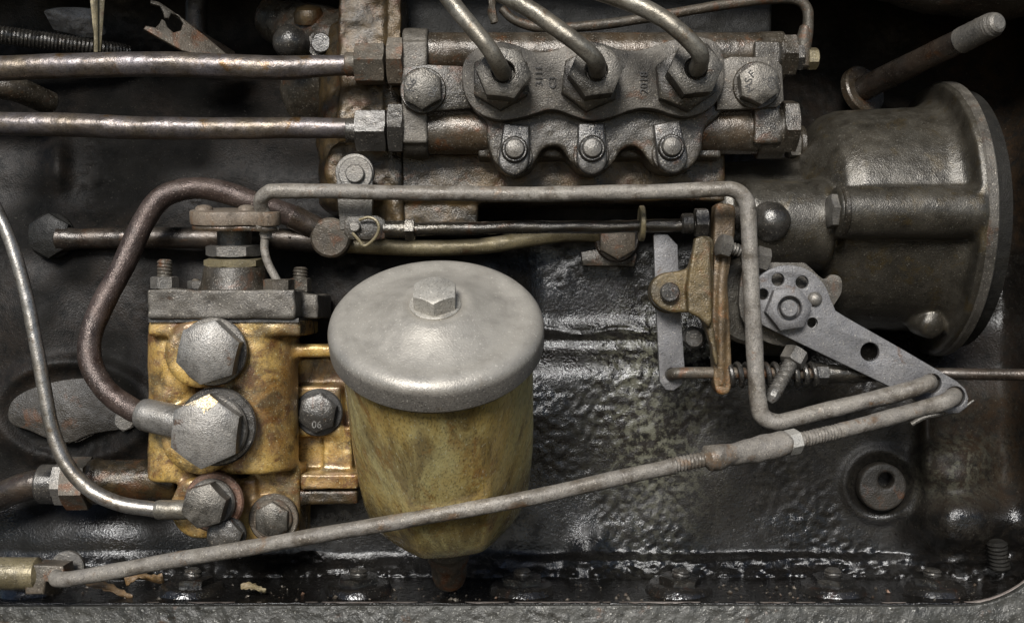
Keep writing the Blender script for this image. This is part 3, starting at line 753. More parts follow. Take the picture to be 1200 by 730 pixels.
t = thing('fuel_pipe', 'brown crusted pipe looping from the lift pump up behind the lever plate', 'pipe', (170, 487, 130))
part('pipe', MB().tube([(388, 277, 34, 13), (345, 255, 46, 13), (300, 238, 58, 13), (262, 225, 62, 13), (225, 221, 66, 13), (190, 232, 72, 13), (166, 264, 78, 13.5), (144, 312, 86, 13.5), (121, 356, 96, 13.5), (106, 395, 105, 13.5), (107, 428, 112, 13.5), (126, 459, 122, 13.5), (156, 480, 130, 13.5), (178, 488, 134, 13.5)], n=28, sub=10, wob=0.5), 'brown_hose', t)
part('ferrule', MB().tube([(165, 484, 132, 17), (170, 485.5, 133, 19), (205, 494, 138, 20), (232, 500, 142, 21)], n=28, straight=True), 'bolt_light', t)
part('upper_sleeve', MB().tube([(342, 253.5, 46, 14.5), (390, 278, 34, 14)], n=24), 'dark_pipe', t)

t = thing('fuel_pipe', 'bright slim steel pipe curving down the left edge to the lift pump', 'pipe', (215, 598, 130))
part('pipe', MB().tube([(-50, 160, 125, 7.5), (-14, 226, 125, 7.5), (12, 282, 126, 7.6), (30, 342, 127, 7.8), (42, 402, 128, 8), (52, 455, 128, 8.2), (62, 505, 128, 8.5), (79, 545, 128, 9), (105, 573, 129, 9), (140, 590, 130, 9), (185, 597, 132, 9)], n=24, sub=10, wob=0.2), 'bright_pipe', t)
part('ferrule', MB().tube([(183, 597, 132, 10.5), (187, 597, 132, 11.5), (216, 597, 134, 11.5), (230, 595, 135, 12)], n=24, straight=True), 'steel_pipe', t)

t = thing('hose_connection', 'dark hose with a round collar joined to the gold pump branch', 'hose', (40, 568, 50))
part('hose', MB().tube([(-60, 612, 45, 16), (-10, 586, 50, 16), (30, 570, 56, 17), (60, 566, 58, 17)], n=24, wob=0.6), 'dark_pipe', t)
c_ = MB(); cyl(c_, Fr(46, 567, 58, (1, 0, 0)), 23, 0, 24, 3); part('collar', c_, 'bolt_dark', t)
part('hex_nut', MB().hex(Fr(67, 566, 58, (1, 0, 0), (0, 0, 1)), 26, 0, 13, 0.1, both=True), 'bolt', t)
part('flange_nut', MB().hex(Fr(79, 566, 58, (1, 0, 0), (0, 0, 1)), 31, 0, 28, 0.3, both=True), 'bolt_rust', t)

# ------------------------------------------------------------------ cover on the wall
co = [(15, 487), (19, 470), (36, 457), (66, 447), (102, 442), (132, 446), (152, 462), (162, 488), (158, 500), (138, 503), (110, 508), (88, 517), (66, 514), (40, 503), (22, 497)]
t = thing('cover_plate', 'rough dark rounded cover plate low on the left wall', 'cover', (85, 480, 10))
part('plate', MB().plate(Fr(85, 480, 6), loc(smooth_poly(co, 3), 85, 480), [], 0, 14, 2.0), 'boss', t)
co2 = [(85 + (x - 85) * 1.05, 480 + (y - 480) * 1.07) for x, y in co]
part('gasket', MB().plate(Fr(85, 480, 1), loc(smooth_poly(co2, 3), 85, 480), [], 0, 6, 1.0), 'wet_iron', t)
bolt(t, 148, 492, 20, 13, 8, 'bolt', 0.4)

# ------------------------------------------------------------------ lift pump
lp = thing('lift_pump', 'golden lift pump body with large plugs left of the round filter', 'pump', (265, 635, 20))
b = [MB().pbox(173, 352, 374, 394, 10, 124), MB().pbox(292, 351, 545, 636, 10, 84), MB().pbox(236, 300, 560, 628, 10, 90)]
def vcyl(px, py0, py1, d, r):
    m = MB(); F = Fr(px, py1, d, (0, 1, 0), (1, 0, 0), sc=kk(d)); cyl(m, F, r, 0, (py1 - py0), 3, 40); return m
b.append(vcyl(300, 376, 550, 80, 49)); b.append(vcyl(204, 376, 562, 84, 29)); b.append(vcyl(250, 376, 600, 26, 46))
for (x, y, r, z1) in ((258, 411, 37, 134), (260, 500, 42, 136), (256, 582, 35, 116), (321, 605, 31, 96)):
    m = MB(); cyl(m, Fr(x, y, 40), r, -20, z1 - 40, 3); b.append(m)
m = MB(); cyl(m, Fr(102, 563, 58, (1, 0, 0)), 25, 0, 110, 3); br_ = m
b.append(MB().pbox(318, 405, 404, 419, 40, 96))
cast('pump_body', b, 'gold', lp, 2.2, 16, 0.8)
m = MB(); cyl(m, Fr(108, 563, 58, (1, 0, 0)), 28, 0, 10, 3)
cast('outlet_branch', [br_, m], 'gold_dark', lp, 2.2, 6, 0.8)
# cover
cv = [(171, 340), (176, 336), (336, 336), (342, 340), (345, 352), (372, 354), (372, 378), (344, 377), (334, 380), (322, 376), (190, 376), (180, 379), (171, 372)]
b = [MB().pbox(171, 346, 339, 374, 10, 133), MB().pbox(330, 373, 344, 374, 10, 96)]
cast('top_cover', b, 'grey_cast', lp, 1.8, 12, 1.4)
b = [MB().pbox(174, 350, 373, 377.5, 14, 128)]
part('gasket', b[0], 'gasket', lp)
m = MB().lathe(Fr(276, 342, 80, (0, 1, 0.10), (1, 0, 0)), [(48, -6), (43, 3), (39, 10), (37, 18), (36, 27), (34, 30), (28, 31)], 44); part('neck', m, 'dark_cast', lp)
part('lock_nut', MB().hex(Fr(277, 312, 80, (0, 1, 0.10), (1, 0, 0)), 37, 0, 9.5, 0.35, both=True), 'brass_tube', lp)
part('gland_nut', MB().hex(Fr(275, 300, 82, (0, 1, 0.10), (1, 0, 0)), 33, 0, 13, 0.12, both=True), 'bolt', lp)
m = MB(); cyl(m, Fr(275, 288, 80, (0, 1, 0.1), (1, 0, 0)), 20, -6, 26, 1.5); part('stem', m, 'bolt_dark', lp)
for (x, y, d, R, h, st, sh) in ((193, 338, 116, 16, 14, 9, 32), (327, 340, 116, 18, 13, 0, 0), (230, 338, 60, 10, 9, 5, 10), (352, 342, 60, 13, 16, 9, 27)):
    F = Fr(x, y, d, (0, 1, 0.06), (1, 0, 0))
    o = part('stud_nut', MB().hex(F, R, 0, h, 0.3, both=True), 'bolt' if x < 300 else 'bolt_rust', lp)
    if st:
        m = MB().tube([(x, y - h + 2, d, st), (x, y - sh, d, st)], n=18, sub=34, thread=(3.6, 1.2)); part('stud', m, 'bolt_rust', o)
bolt(lp, 250, 412, 138, 38, 30, 'bolt_light', 0.30, 40, 'bolt', None, name='hex_plug')
o = bolt(lp, 248, 503, 142, 43, 34, 'bolt_light', 0.42, None, None, None, name='banjo_bolt')
c_ = MB(); cyl(c_, Fr(256, 499, 136), 46, 0, 8, 2, 48); part('washer', c_, 'bolt_dark', o)
c_ = MB(); cyl(c_, Fr(252, 502, 142), 40, 0, 10, 2, 48); part('shoulder', c_, 'bolt', o)
# scraped bright corner on the banjo bolt
F = Fr(248, 503, 142)
def hexr(th): return 43 * math.cos(PI / 6) / math.cos(((th - 0.42) % (PI / 3)) - PI / 6)
m = MB(); vs_, fs = [], []
th_ = [math.radians(66 + 4.5 * q_) for q_ in range(14)]
inn = [36, 31, 29, 25, 28, 21, 27, 31, 29, 34, 32, 36, 35, 37]
low = [30, 27, 25, 22, 17, 14, 13, 16, 21, 24, 26, 29, 30, 31]
for th, r0_, zl in zip(th_, inn, low):
    rm = hexr(th) + 0.4
    for r_, z_ in ((r0_, None), ((r0_ + rm) / 2, None), (rm, None), (rm + 0.3, zl)):
        if z_ is None: z_ = 34.7 - max(0.0, r_ - 32.8) * 0.62
        vs_.append(F(r_ * math.cos(th), r_ * math.sin(th), z_))
for q_ in range(len(th_) - 1):
    for c in range(3):
        a = q_ * 4 + c
        fs.append((a, a + 4, a + 5, a + 1))
m.add(vs_, fs)
part('scraped_corner', m, 'fresh_metal', o)
o = bolt(lp, 245, 589, 136, 26.5, 26, 'bolt_grimy', 0.25, None, None, None, name='banjo_bolt')
c_ = MB(); cyl(c_, Fr(252, 587, 122), 35, 0, 7, 2, 44); part('washer', c_, 'copper', o)
c_ = MB(); cyl(c_, Fr(249, 588, 128), 28, 0, 9, 2, 44); part('shoulder', c_, 'bolt', o)
o = bolt(lp, 321, 607, 98, 21, 15, 'bolt_grimy', 0.5, 29, 'bolt_rust', None)
c_ = MB(); cyl(c_, Fr(320, 607, 99), 23, 0, 5, 1.2, 40); part('spring_washer', c_, 'bolt_rust', o)
bolt(lp, 266, 627, 128, 21, 14, 'bolt_dark', 0.2, 23, 'gasket', [('8', PI * 0.9), ('8', PI * 0.1)], 'mark_light')

# lever plate on the pump stem
t = thing('stem_lever', 'flat brown lobed lever plate on top of the lift pump stem', 'lever', (275, 262, 85))
F = Fr(265, 262, 92, (0, 1, 0.16), (1, 0, 0))
ol = circ(0, 0, 41, 28, 0.45, 2 * PI - 1.0) + [(36, -34)] + circ(53, -28, 17, 14, -1.5, 1.7) + [(40, 8)]
part('plate', MB().plate(F, ol, [], 0, 16, 2.0), 'brown_disc', t)
ol2 = [(x * 0.96, y * 0.96) for x, y in ol]
part('lower_plate', MB().plate(F, ol2, [], -6, -1, 1.0), 'brown_tube', t)
for (x, y) in ((-26, 4), (24, 6)):
    part('rivet', MB().lathe(F, [], 8) if False else MB().lathe(Fr(265 + x, 245, 96, (0, 1, 0.16), (1, 0, 0)), [(11, -3), (10, 1.5), (7, 4), (2, 5)], 24), 'brown_disc', t)

# small plug bolt bracket between pump and filter
t = thing('filter_bracket', 'gold channelled bracket between the lift pump and the round filter', 'bracket', (375, 580, 20))
b = [MB().pbox(346, 420, 418, 574, -10, 40), MB().pbox(352, 420, 556, 574, -10, 86), MB().pbox(378, 412, 500, 560, 0, 58), MB().pbox(346, 400, 452, 512, 0, 62)]
cast('channel', b, 'gold', t, 2.4, 5, 1.0)
b = [MB().pbox(346, 420, 574, 592, -10, 80)]
cast('lower_flange', b, 'gold_dark', t, 2.4, 5, 1.0)
bolt(t, 374, 483, 64, 23.5, 16, 'bolt_dark', 0.35, 28, 'gasket', [('K', PI * 0.86), ('S', PI * 0.5), ('A', PI * 0.14), ('90', -PI * 0.5)], 'mark_light', tsize=0.5)

# ------------------------------------------------------------------ filter
TI = math.radians(37)
fl = thing('fuel_filter', 'round fuel filter with a dusty grey cap over a gold bowl', 'filter', (511, 660, 60))
NA = (0, math.cos(TI), math.sin(TI))
F = Fr(511, 375, 310, NA, (1, 0, 0))
capf = [(112, -33), (125.5, -32), (127, -30), (127, -9), (125.5, -4), (121, 1.5), (114, 5), (107, 6), (100, 5), (94, 4.6), (86, 6.5), (72, 11), (58, 17), (47, 23), (40, 25.5), (35, 25), (31, 22.5), (28, 21.5), (20, 21.5)]
part('cap', MB().lathe(F, capf, 120), 'cap', fl)
c_ = MB(); cyl(c_, F, 30, 19, 25, 1.2, 48)
o = part('cap_bolt', MB().hex(F, 27.5, 22, 46, -PI / 6, n=60), 'cap_bolt', fl)
part('washer', c_, 'cap_bolt', o)
part('seal_ring', MB().lathe(F, [(110, -38), (121, -37.5), (122, -35), (120, -32.5), (110, -32)], 100), 'brass_tube', fl)
def bowlmod(th, z):
    u = min(1.0, max(0.0, (-z - 45) / 70.0))
    q = ((th + 0.25) % (PI / 4)) - PI / 8
    flat = math.cos(PI / 8) / math.cos(q)
    return 1.0 + u * 0.6 * (flat / 0.965 - 1.0)
bowl = [(100, -31), (114, -31.5), (115, -40), (116, -90), (116.5, -140), (116, -185), (114, -222), (111, -255), (106, -283), (98, -306), (86, -321), (66, -332), (42, -340), (20, -344), (10, -344)]
part('bowl', MB().lathe(F, bowl, 160, bowlmod), 'bowl', fl, angle=60)
part('drain_plug', MB().lathe(F, [(r_ * 1.3, -340 + (z_ + 296) * 1.75) for r_, z_ in [(33, -296), (32, -306), (29, -314), (24, -317), (23.5, -322), (25, -326), (23, -330), (21.5, -335), (22.5, -339), (20, -344), (19, -360), (17, -367), (11, -368)]], 40), 'bolt_rust', fl)

# ------------------------------------------------------------------ control lever and rod
cl = thing('control_lever', 'short grey lever strap with a round bolt above the clevis', 'lever', (418, 260, 98))
ol = circ(0, 0, 22.5, 20, -0.35, PI + 0.35) + [(-20, -30), (-17, -66), (19, -66), (21, -30)]
F = Fr(417, 204, 98)
part('strap', MB().plate(F, ol, [], 0, 11, 1.5), 'bolt', cl)
c_ = MB(); cyl(c_, Fr(417, 204, 108), 20, 0, 3, 1, 36); part('washer', c_, 'bolt', cl)
c_ = MB(); cyl(c_, Fr(416.5, 204, 110), 11, 0, 7, 1.2, 28); part('stud', c_, 'bolt', cl)

cr = thing('control_rod', 'oily black control rod running level behind the long grey link', 'rod', (430, 270, 105))
F = Fr(430, 269, 100)
ol = [(-24, 8), (-20, 14), (14, 15), (23, 10), (25, 0), (23, -12), (12, -14), (-18, -13), (-24, -6)]
part('clevis', MB().plate(F, ol, [], 0, 20, 2.0), 'dark_cast', cr)
c_ = MB(); cyl(c_, Fr(416.5, 266, 118), 6.5, 0, 9, 1.2, 24); part('clevis_pin', c_, 'bolt', cr)
part('cotter_ring', MB().tube([(421, 258, 124, 1.9), (432, 255, 126, 1.9), (441, 259, 127, 1.9), (444, 268, 127, 1.9), (440, 278, 126, 1.9), (432, 286, 125, 1.9), (426, 288, 125, 1.9), (420, 281, 124, 1.9), (413, 273, 123, 1.9)], n=8), 'brass_tube', cr)
part('sleeve', MB().tube([(450, 269, 110, 10.5), (475, 269, 110, 10.5)], n=20), 'oily_rod', cr)
part('lock_nut', MB().hex(Fr(475, 269, 110, (1, 0, 0), (0, 0, 1)), 13.5, 0, 11, 0.2, both=True), 'oily_rod', cr)
part('rod', MB().tube([(485, 268.5, 110, 8), (620, 266.5, 108, 7.5), (740, 265.5, 106, 7.5), (815, 264, 104, 8)], n=20, sub=16, wob=0.7), 'oily_rod', cr)
c_ = MB(); cyl(c_, Fr(749, 262, 106, (1, 0, 0)), 21, 0, 6, 1.2, 32); part('disc', c_, 'brass_tube', cr)
c_ = MB(); cyl(c_, Fr(798, 262, 104, (1, 0, 0)), 12, 0, 15, 2, 28); part('collar', c_, 'bolt_dark', cr)
part('end_nut', MB().hex(Fr(814, 261, 104, (1, 0, 0), (0, 0, 1)), 18, 0, 15, 0.2, both=True), 'bolt_dark', cr)

# pipe and bracket behind the control rod
t = thing('drain_pipe', 'dull brass pipe bending away below the oily control rod', 'pipe', (440, 290, 10))
part('pipe', MB().tube([(395, 287, 30, 9), (440, 289, 26, 9.5), (500, 291, 22, 9.5), (570, 288, 16, 9.5), (620, 280, 6, 9.5), (665, 274, -8, 9.5), (705, 275, -18, 9.5)], n=20, sub=8), 'brass_tube', t)
part('banjo_bolt', MB().hex(Fr(722, 282, -14), 23, 0, 22, PI / 6, n=48), 'bolt_rust', t)
c_ = MB(); cyl(c_, Fr(722, 282, -24), 26, 0, 12, 2); part('banjo_ring', c_, 'dark_pipe', t)
solo('wall_tab', MB().plate(Fr(712, 304, -30), [(-32, 8), (-30, -8), (30, -9), (33, 6), (10, 12), (-10, 12)], [], -6, 14, 2.0), 'dark_cast', 'small dark tab on the wall below the rusty bolt', 'tab', (712, 304, -30))

# ------------------------------------------------------------------ governor lever group
gl = thing('governor_lever', 'orange rusty forked lever with an olive lug and black pin', 'lever', (843, 460, 100))
A = [(834, 243), (844, 241), (856, 244), (857, 262), (855, 285), (852, 306), (848, 330), (849, 355), (851, 385), (853, 424), (853, 450), (848, 460), (837, 460), (832, 448), (832, 430), (830, 398), (828, 372), (830, 340), (832, 300), (833, 265)]
am = MB().plate(Fr(843, 350, 98), loc(smooth_poly(A, 2), 843, 350), [], 0, 24, 1.5, 1)
m = MB().tube([(848, 300, 119, 5), (845, 340, 119, 6), (845, 400, 119, 6), (845, 450, 117, 6)], n=12)
cast('arm', [am, m], 'rust_bracket', gl, 1.3, 2, 0.7)
B = [(813, 281), (821, 278), (832, 283), (833, 310), (833, 340), (832, 372), (836, 400), (838, 425), (834, 425), (829, 402), (820, 376), (810, 368), (798, 366), (784, 366), (770, 360), (761, 349), (760, 336), (766, 326), (778, 320), (795, 318), (804, 314), (808, 302), (811, 290)]
lg = MB().plate(Fr(810, 340, 112), loc(smooth_poly(B, 3), 810, 340), [], 0, 20, 2.0, 1)
m = MB().plate(Fr(820, 330, 128), loc([(812, 280), (822, 277), (831, 283), (832, 330), (833, 374), (829, 384), (817, 372), (805, 366), (803, 340), (806, 318), (809, 300)], 820, 330), [], 0, 12, 2.5, 2)
cast('lug', [lg, m], 'olive_bracket', gl, 1.3, 2, 0.5)
c_ = MB(); cyl(c_, Fr(784.5, 342.5, 134), 11.5, -1, 6, 1.5, 32); part('pin', c_, 'bolt_dark', gl)
c_ = MB(); cyl(c_, Fr(783, 343, 100), 24, -2, 8, 1.5, 32); part('back_lug', c_, 'olive_bracket', gl)
bolt(gl, 812, 396, 86, 12, 10, 'bolt_dark', 0.3, 14, 'gasket')

t = thing('link_strap', 'flat grey strap hanging behind the olive lug', 'strap', (786, 455, 95))
ol = [(765, 276), (767, 274), (781, 275), (793, 288), (795, 340), (799, 400), (802, 440), (798, 450), (788, 457), (779, 456), (772, 447), (770, 400), (767, 340)]
part('strap', MB().plate(Fr(783, 365, 94), loc(ol, 783, 365), [circ(3, -73, 7.5, 20)], 0, 8, 1.0), 'arm', t)

t = thing('spring_rod', 'slim rod with a black coil spring and tapered adjuster', 'rod', (850, 440, 100))
part('hooked_rod', MB().tube([(786, 440, 92, 7), (787, 439, 104, 7), (792, 437.5, 111, 7), (805, 437, 113, 7), (850, 437, 112, 7), (970, 438, 108, 6.5)], n=18, sub=8), 'bolt_rust', t)
def helix(x0, x1, y, d, R, wire, turns, seg=18):
    pts = []
    c0, c1 = V(x0, y, d), V(x1, y, d)
    nt = int(turns * seg)
    for i in range(nt + 1):
        a = 2 * PI * i / seg; c = c0.lerp(c1, i / nt)
        pts.append((c.x, c.y + R * math.cos(a), c.z + R * math.sin(a), wire))
    return MB().tube(pts, n=8, sub=1, straight=True, view=True)
part('coil_spring', helix(853, 956, 439, 111, 11.5, 3.0, 9.5), 'bolt_dark', t)
part('adjuster_nut', MB().hex(Fr(953, 438, 109, (1, 0, 0), (0, 0, 1)), 13, 0, 16, 0.3, both=True), 'bolt_dark', t)
part('adjuster', MB().lathe(Fr(968, 438, 109, (1, 0, 0)), [(8, 0), (11, 1), (11, 35), (9, 55), (7, 72), (5, 76)], 28), 'oily_rod', t)
part('rear_rod', MB().tube([(1030, 438, 92, 7), (1110, 438, 104, 7), (1260, 440, 165, 7)], n=16), 'dark_pipe', t)

def screw(label, p0, p1, R, hh, r, mat, name='adjusting_screw'):
    t = thing(name, label, 'screw', p0)
    a, b_ = V(*p0), V(*p1)
    ax = (a - b_).normalized()
    part('head', MB().hex(Fr(*p0, ez=ax), R, -1, hh, 0.2, both=True), mat, t)
    L = (b_ - a).length
    part('thread', MB().tube([(*p0, r), (*p1, r)], n=20, sub=int(L * 1.2), thread=(3.8, 1.8)), mat, t)
    return t
t = screw('small grey hex screw slanting between rusty lever and bent link', (853, 290, 128), (893, 301, 118), 14, 12, 8, 'bolt')
part('far_nut', MB().hex(Fr(887, 302, 119, (-1, 0.25, 0.2)), 16, -12, 4, 0.2, both=True), 'bolt', t)
t = screw('dull hex screw slanting down under the sooty lever arm', (927, 425, 122), (906, 463, 136), 15, 17, 9.5, 'bolt')
part('frayed_tip', MB().tube([(908, 460, 135, 8), (905, 466, 137, 8.5), (902, 471, 138, 4)], n=10, wob=2.0), 'bolt_light', t)

la = thing('lever_arm', 'sooty grey perforated triangular lever arm with a large centre nut', 'lever', (922, 361, 110))
FA = Fr(922, 361, 122)
ol = [(922 + 50 * math.cos(a_), 361 - 50 * math.sin(a_)) for a_ in [PI * (1.14 - 1.06 * q_ / 26) for q_ in range(27)]] + [(977, 364), (988, 371), (1055, 409), (1118, 446), (1128, 455), (1132, 466), (1130, 476), (1121, 483), (1108, 484), (1076, 471), (1035, 450), (900, 385), (886, 378)]
holes = [(910, 328, 7.5), (938, 331, 7.5), (892.5, 345, 6.5), (950, 378, 7.5), (1017, 412, 11), (1089, 448.5, 11.5), (1116, 464, 12)]
part('arm_plate', MB().plate(FA, loc(ol, 922, 361), [circ(x - 922, 361 - y, r, 20) for x, y, r in holes], 0, 8, 1.2), 'arm', la)
ol2 = [(866, 330), (874, 308), (886, 296), (900, 291), (920, 296), (943, 310), (962, 327), (972, 322), (983, 326), (984, 342), (976, 356), (960, 380), (930, 405), (890, 398), (866, 370)]
part('back_plate', MB().plate(Fr(922, 350, 100), loc(smooth_poly(ol2, 3), 922, 350), [], 0, 9, 1.2), 'grey_cast', la)
o = part('centre_nut', MB().hex(Fr(921.5, 361.5, 129), 27, 0, 17, 0.15, hole=14, hole_d=12, rcf=0.86), 'arm', la)
c_ = MB(); cyl(c_, Fr(921.5, 361.5, 129), 10, 0, 16.5, 1.2, 28); part('stud', c_, 'arm', o)
part('pin', MB().lathe(Fr(954.5, 350.5, 129), [(8.5, -2), (8.5, 2), (7, 5), (4, 7), (0.5, 7.8)], 24), 'bolt', la)
part('shaft', MB().lathe(Fr(921, 361, 60), [(30, -60), (30, 45)], 32), 'dark_cast', la)
c_ = MB(); cyl(c_, Fr(880, 352, 70), 52, -40, 16, 4, 48); part('shaft_boss', c_, 'housing', la)

# ------------------------------------------------------------------ long bent link
t = thing('bent_link', 'long dusty grey link bent square round the filter top to the lever arm', 'rod', (312, 262, 124))
pts = [(312, 262, 112, 8), (311, 254, 116, 8.5), (306, 242, 124, 8.5), (306, 233, 130, 8.7), (314, 226, 134, 8.7), (328, 224, 136, 8.8), (420, 225, 140, 8.8), (520, 227, 146, 8.9), (640, 227.5, 152, 9), (760, 225, 157, 9), (840, 222, 160, 9.2), (858, 222.5, 160, 9.4), (870, 230, 160, 9.5), (876, 246, 160, 9.5), (879, 300, 160, 9.6), (882, 370, 160, 9.8), (886, 440, 160, 10), (890, 478, 160, 10), (897, 490, 160, 10), (910, 494.5, 160, 10), (928, 491.5, 160, 10), (990, 476, 156, 10), (1050, 461, 152, 10), (1078, 453, 149, 10), (1087, 449.5, 143, 10), (1089, 448.5, 128, 9.8)]
part('rod', MB().tube(pts, n=24, sub=8, wob=0.5), 'rod', t)
part('collar', MB().tube([(308, 268, 116, 6), (311, 272, 116, 8), (312, 280, 116, 6)], n=16), 'rod', t)
part('split_pin', MB().tube([(302, 264, 124, 4.5), (308, 266, 124, 4.5), (318, 264, 122, 3.5), (326, 268, 118, 2.5)], n=12), 'rod', t)
part('tail', MB().tube([(311, 276, 116, 5), (310, 292, 116, 4.8), (314, 308, 116, 4.8), (321, 322, 116, 4.8), (327, 333, 116, 4.8)], n=14), 'rod', t)

# ------------------------------------------------------------------ lower linkage rod
t = thing('throttle_rod', 'long grey diagonal throttle rod crossing in front of the filter bowl', 'rod', (70, 677, 190))
def lerpd(x): return 222 + (165 - 222) * (x - 70) / 1050.0
rp = [(68, 674, 195, 8.5), (66, 678, 212, 9)] + [(x, y, lerpd(x) + 92 * math.sin((x - 70) / 1050 * PI), 9.2) for x, y in ((78, 678.5), (100, 675), (200, 657), (300, 640), (400, 622.5), (500, 605), (600, 587.5), (700, 565.5), (790, 546))]
part('rod', MB().tube(rp, n=22, sub=8, wob=0.4), 'rod', t)
def on(x): return (x, np.interp(x, [790, 830, 930, 1000, 1080], [546, 537, 517.5, 501, 478]), lerpd(x) + 92 * math.sin((x - 70) / 1050 * PI))
part('left_thread', MB().tube([(*on(783), 9.6), (*on(832), 9.8)], n=20, sub=44, thread=(3.6, 1.7)), 'rod', t)
part('turnbuckle', MB().tube([(*on(826), 10), (*on(829), 15), (*on(838), 16.5), (*on(852), 14), (*on(868), 13.5), (*on(900), 15), (*on(920), 15.5), (*on(926), 11)], n=24, sub=6, straight=True, wob=1.6), 'rod', t)
a, b_ = V(*on(920)), V(*on(938)); ax = (b_ - a).normalized()
part('lock_nut', MB().hex(Fr(*on(922), ez=ax), 15, 0, 15, 0.3, both=True), 'cap_bolt', t)
part('right_thread', MB().tube([(*on(934), 9.6), (*on(990), 9.4)], n=20, sub=50, thread=(3.6, 1.7)), 'rod', t)
part('hooked_end', MB().tube([(*on(985), 9.2), (*on(1030), 9.4), (1080, 479, 174, 9.5), (1104, 472.5, 170, 9.8), (1113, 467.5, 164, 9.8), (1116.5, 464.5, 152, 9.8), (1117, 464, 128, 9.8)], n=22, sub=8, wob=0.5), 'rod', t)
part('split_pin', MB().tube([(1068, 497, 118, 3), (1086, 488, 119, 3), (1120, 482, 120, 2.5), (1141, 469, 120, 1.2)], n=10), 'bolt', t)

t = thing('clevis_end', 'dull olive tube with a forked clevis at the lower left corner', 'clevis', (20, 672, 160))
part('tube', MB().tube([(-80, 671, 190, 18.5), (44, 671.5, 190, 18.5)], n=32, sub=10), 'brass_tube', t)
F = Fr(64, 671, 175)
part('clevis_block', MB().plate(F, [(-22, 17), (22, 15), (24, 4), (18, -2), (2, -4), (0, -18), (-22, -18)], [], 0, 30, 2.5, 2), 'bolt_rust', t)
c_ = MB(); cyl(c_, Fr(81, 664, 160), 20, 0, 8, 1.5, 36); part('washer', c_, 'bolt', t)

# ------------------------------------------------------------------ ledge nuts
def ledge_nut(px, py, d, label):
    F0 = Fr(px, py, d, (0, 1, 0.02), (1, 0, 0))
    t = thing('ledge_nut', label, 'nut', (px, py, d), 'nuts along the oily ledge')
    m = MB().lathe(F0, [(44, -10), (41.5, -2), (36.5, 11), (33, 13.5), (20, 14)], 40); part('washer', m, 'wet_iron', t)
    part('nut', MB().hex(F0, 25, 12, 22, 0.5, both=True), 'wet_iron', t)
    part('stud', MB().tube([(px, py - 18, d, 11), (px, py - 28, d, 10.5)], n=18, sub=10, thread=(3.6, 1.4)), 'bolt_dark', t)
    return t
first = ledge_nut(612, 696, 88, 'oily nut on the ledge right of the filter drain plug')
def copy_tree(o, parent=None):
    c = o.copy(); col.objects.link(c)
    if parent: c.parent = parent
    for ch in o.children:
        copy_tree(ch, c)
    return c
base = first.location.copy()
for (px, lab) in ((38, 'oily nut on the ledge below the olive clevis tube'), (225, 'oily nut on the ledge by the two fallen leaves'), (421, 'oily nut on the ledge left of the filter drain plug'), (796, 'oily nut on the ledge below the threaded rod coupling'), (976, 'oily nut on the ledge below the hollow wall boss'), (1092, 'oily nut on the ledge nearest the rounded frame corner')):
    c = copy_tree(first)
    c.location = W(V(px, 696, 88)); c.rotation_euler = (0, 0, random.uniform(-0.5, 0.5)); c['label'] = lab

# hollow boss on the wall
t = thing('hollow_boss', 'round boss with an off centre hole on the right wall', 'boss', (1031, 568, 0))
FB = Fr(1031, 569, 8, (0, 0, 1))
part('boss', MB().plate(FB, circ(0, 0, 28, 40), [circ(4, 8, 9, 24)], -6, 12, 3.5, 2), 'boss', t)
c_ = MB(); cyl(c_, FB, 20, -30, -22, 1); part('hole_floor', c_, 'gasket', t)  # black disc paints in the shade at the bottom of the hole
t = thing('stud_end', 'dark threaded stud end in the shade by the rounded frame corner', 'stud', (1172, 660, 60))
part('thread', MB().tube([(1172, 666, 70, 12), (1168, 636, 74, 12)], n=18, sub=24, thread=(4.5, 1.8)), 'flat_black', t)  # flat black colour stands in for the shade on this stud

# ------------------------------------------------------------------ leaves on the ledge
def leaf(px, py, d, L, wd, rot, tilt, mat, label, curl=6.0):
    F = Fr(px, py, d, (math.sin(tilt) * 0.4, 1, 0.5), (math.cos(rot), math.sin(rot) * 0.3, math.sin(rot)))
    vs_, fs = [], []
    n = 12
    for i in range(n + 1):
        u = i / n; w = wd * math.sin(PI * min(1, u * 0.96 + 0.02)) ** 0.8 * (1 + 0.25 * math.sin(i * 2.3))
        for j in (-1, -0.5, 0, 0.5, 1):
            vs_.append(F((u - 0.5) * L, j * w, curl * (abs(j) ** 1.5) + curl * 0.8 * math.sin(u * 5 + j)))
    for i in range(n):
        for j in range(4):
            a = i * 5 + j
            fs.append((a, a + 1, a + 6, a + 5))
    m = MB().add(vs_, fs)
    o = solo('dry_leaf', m, mat, label, 'leaf', (px, py, d), 'dry leaves on the ledge')
    sm = o.modifiers.new('thick', 'SOLIDIFY'); sm.thickness = 0.6 * S
    return o
leaf(128, 693, 112, 62, 8, 0.35, 0.2, 'leaf', 'long brown dry leaf under the diagonal rod end', 5)
leaf(170, 682, 100, 42, 10, -0.3, -0.3, 'leaf', 'curled dark brown leaf beside the long dry leaf', 9)
leaf(297, 691, 112, 30, 7, 0.1, 0.1, 'leaf_pale', 'small pale tan leaf lying alone on the ledge', 4)

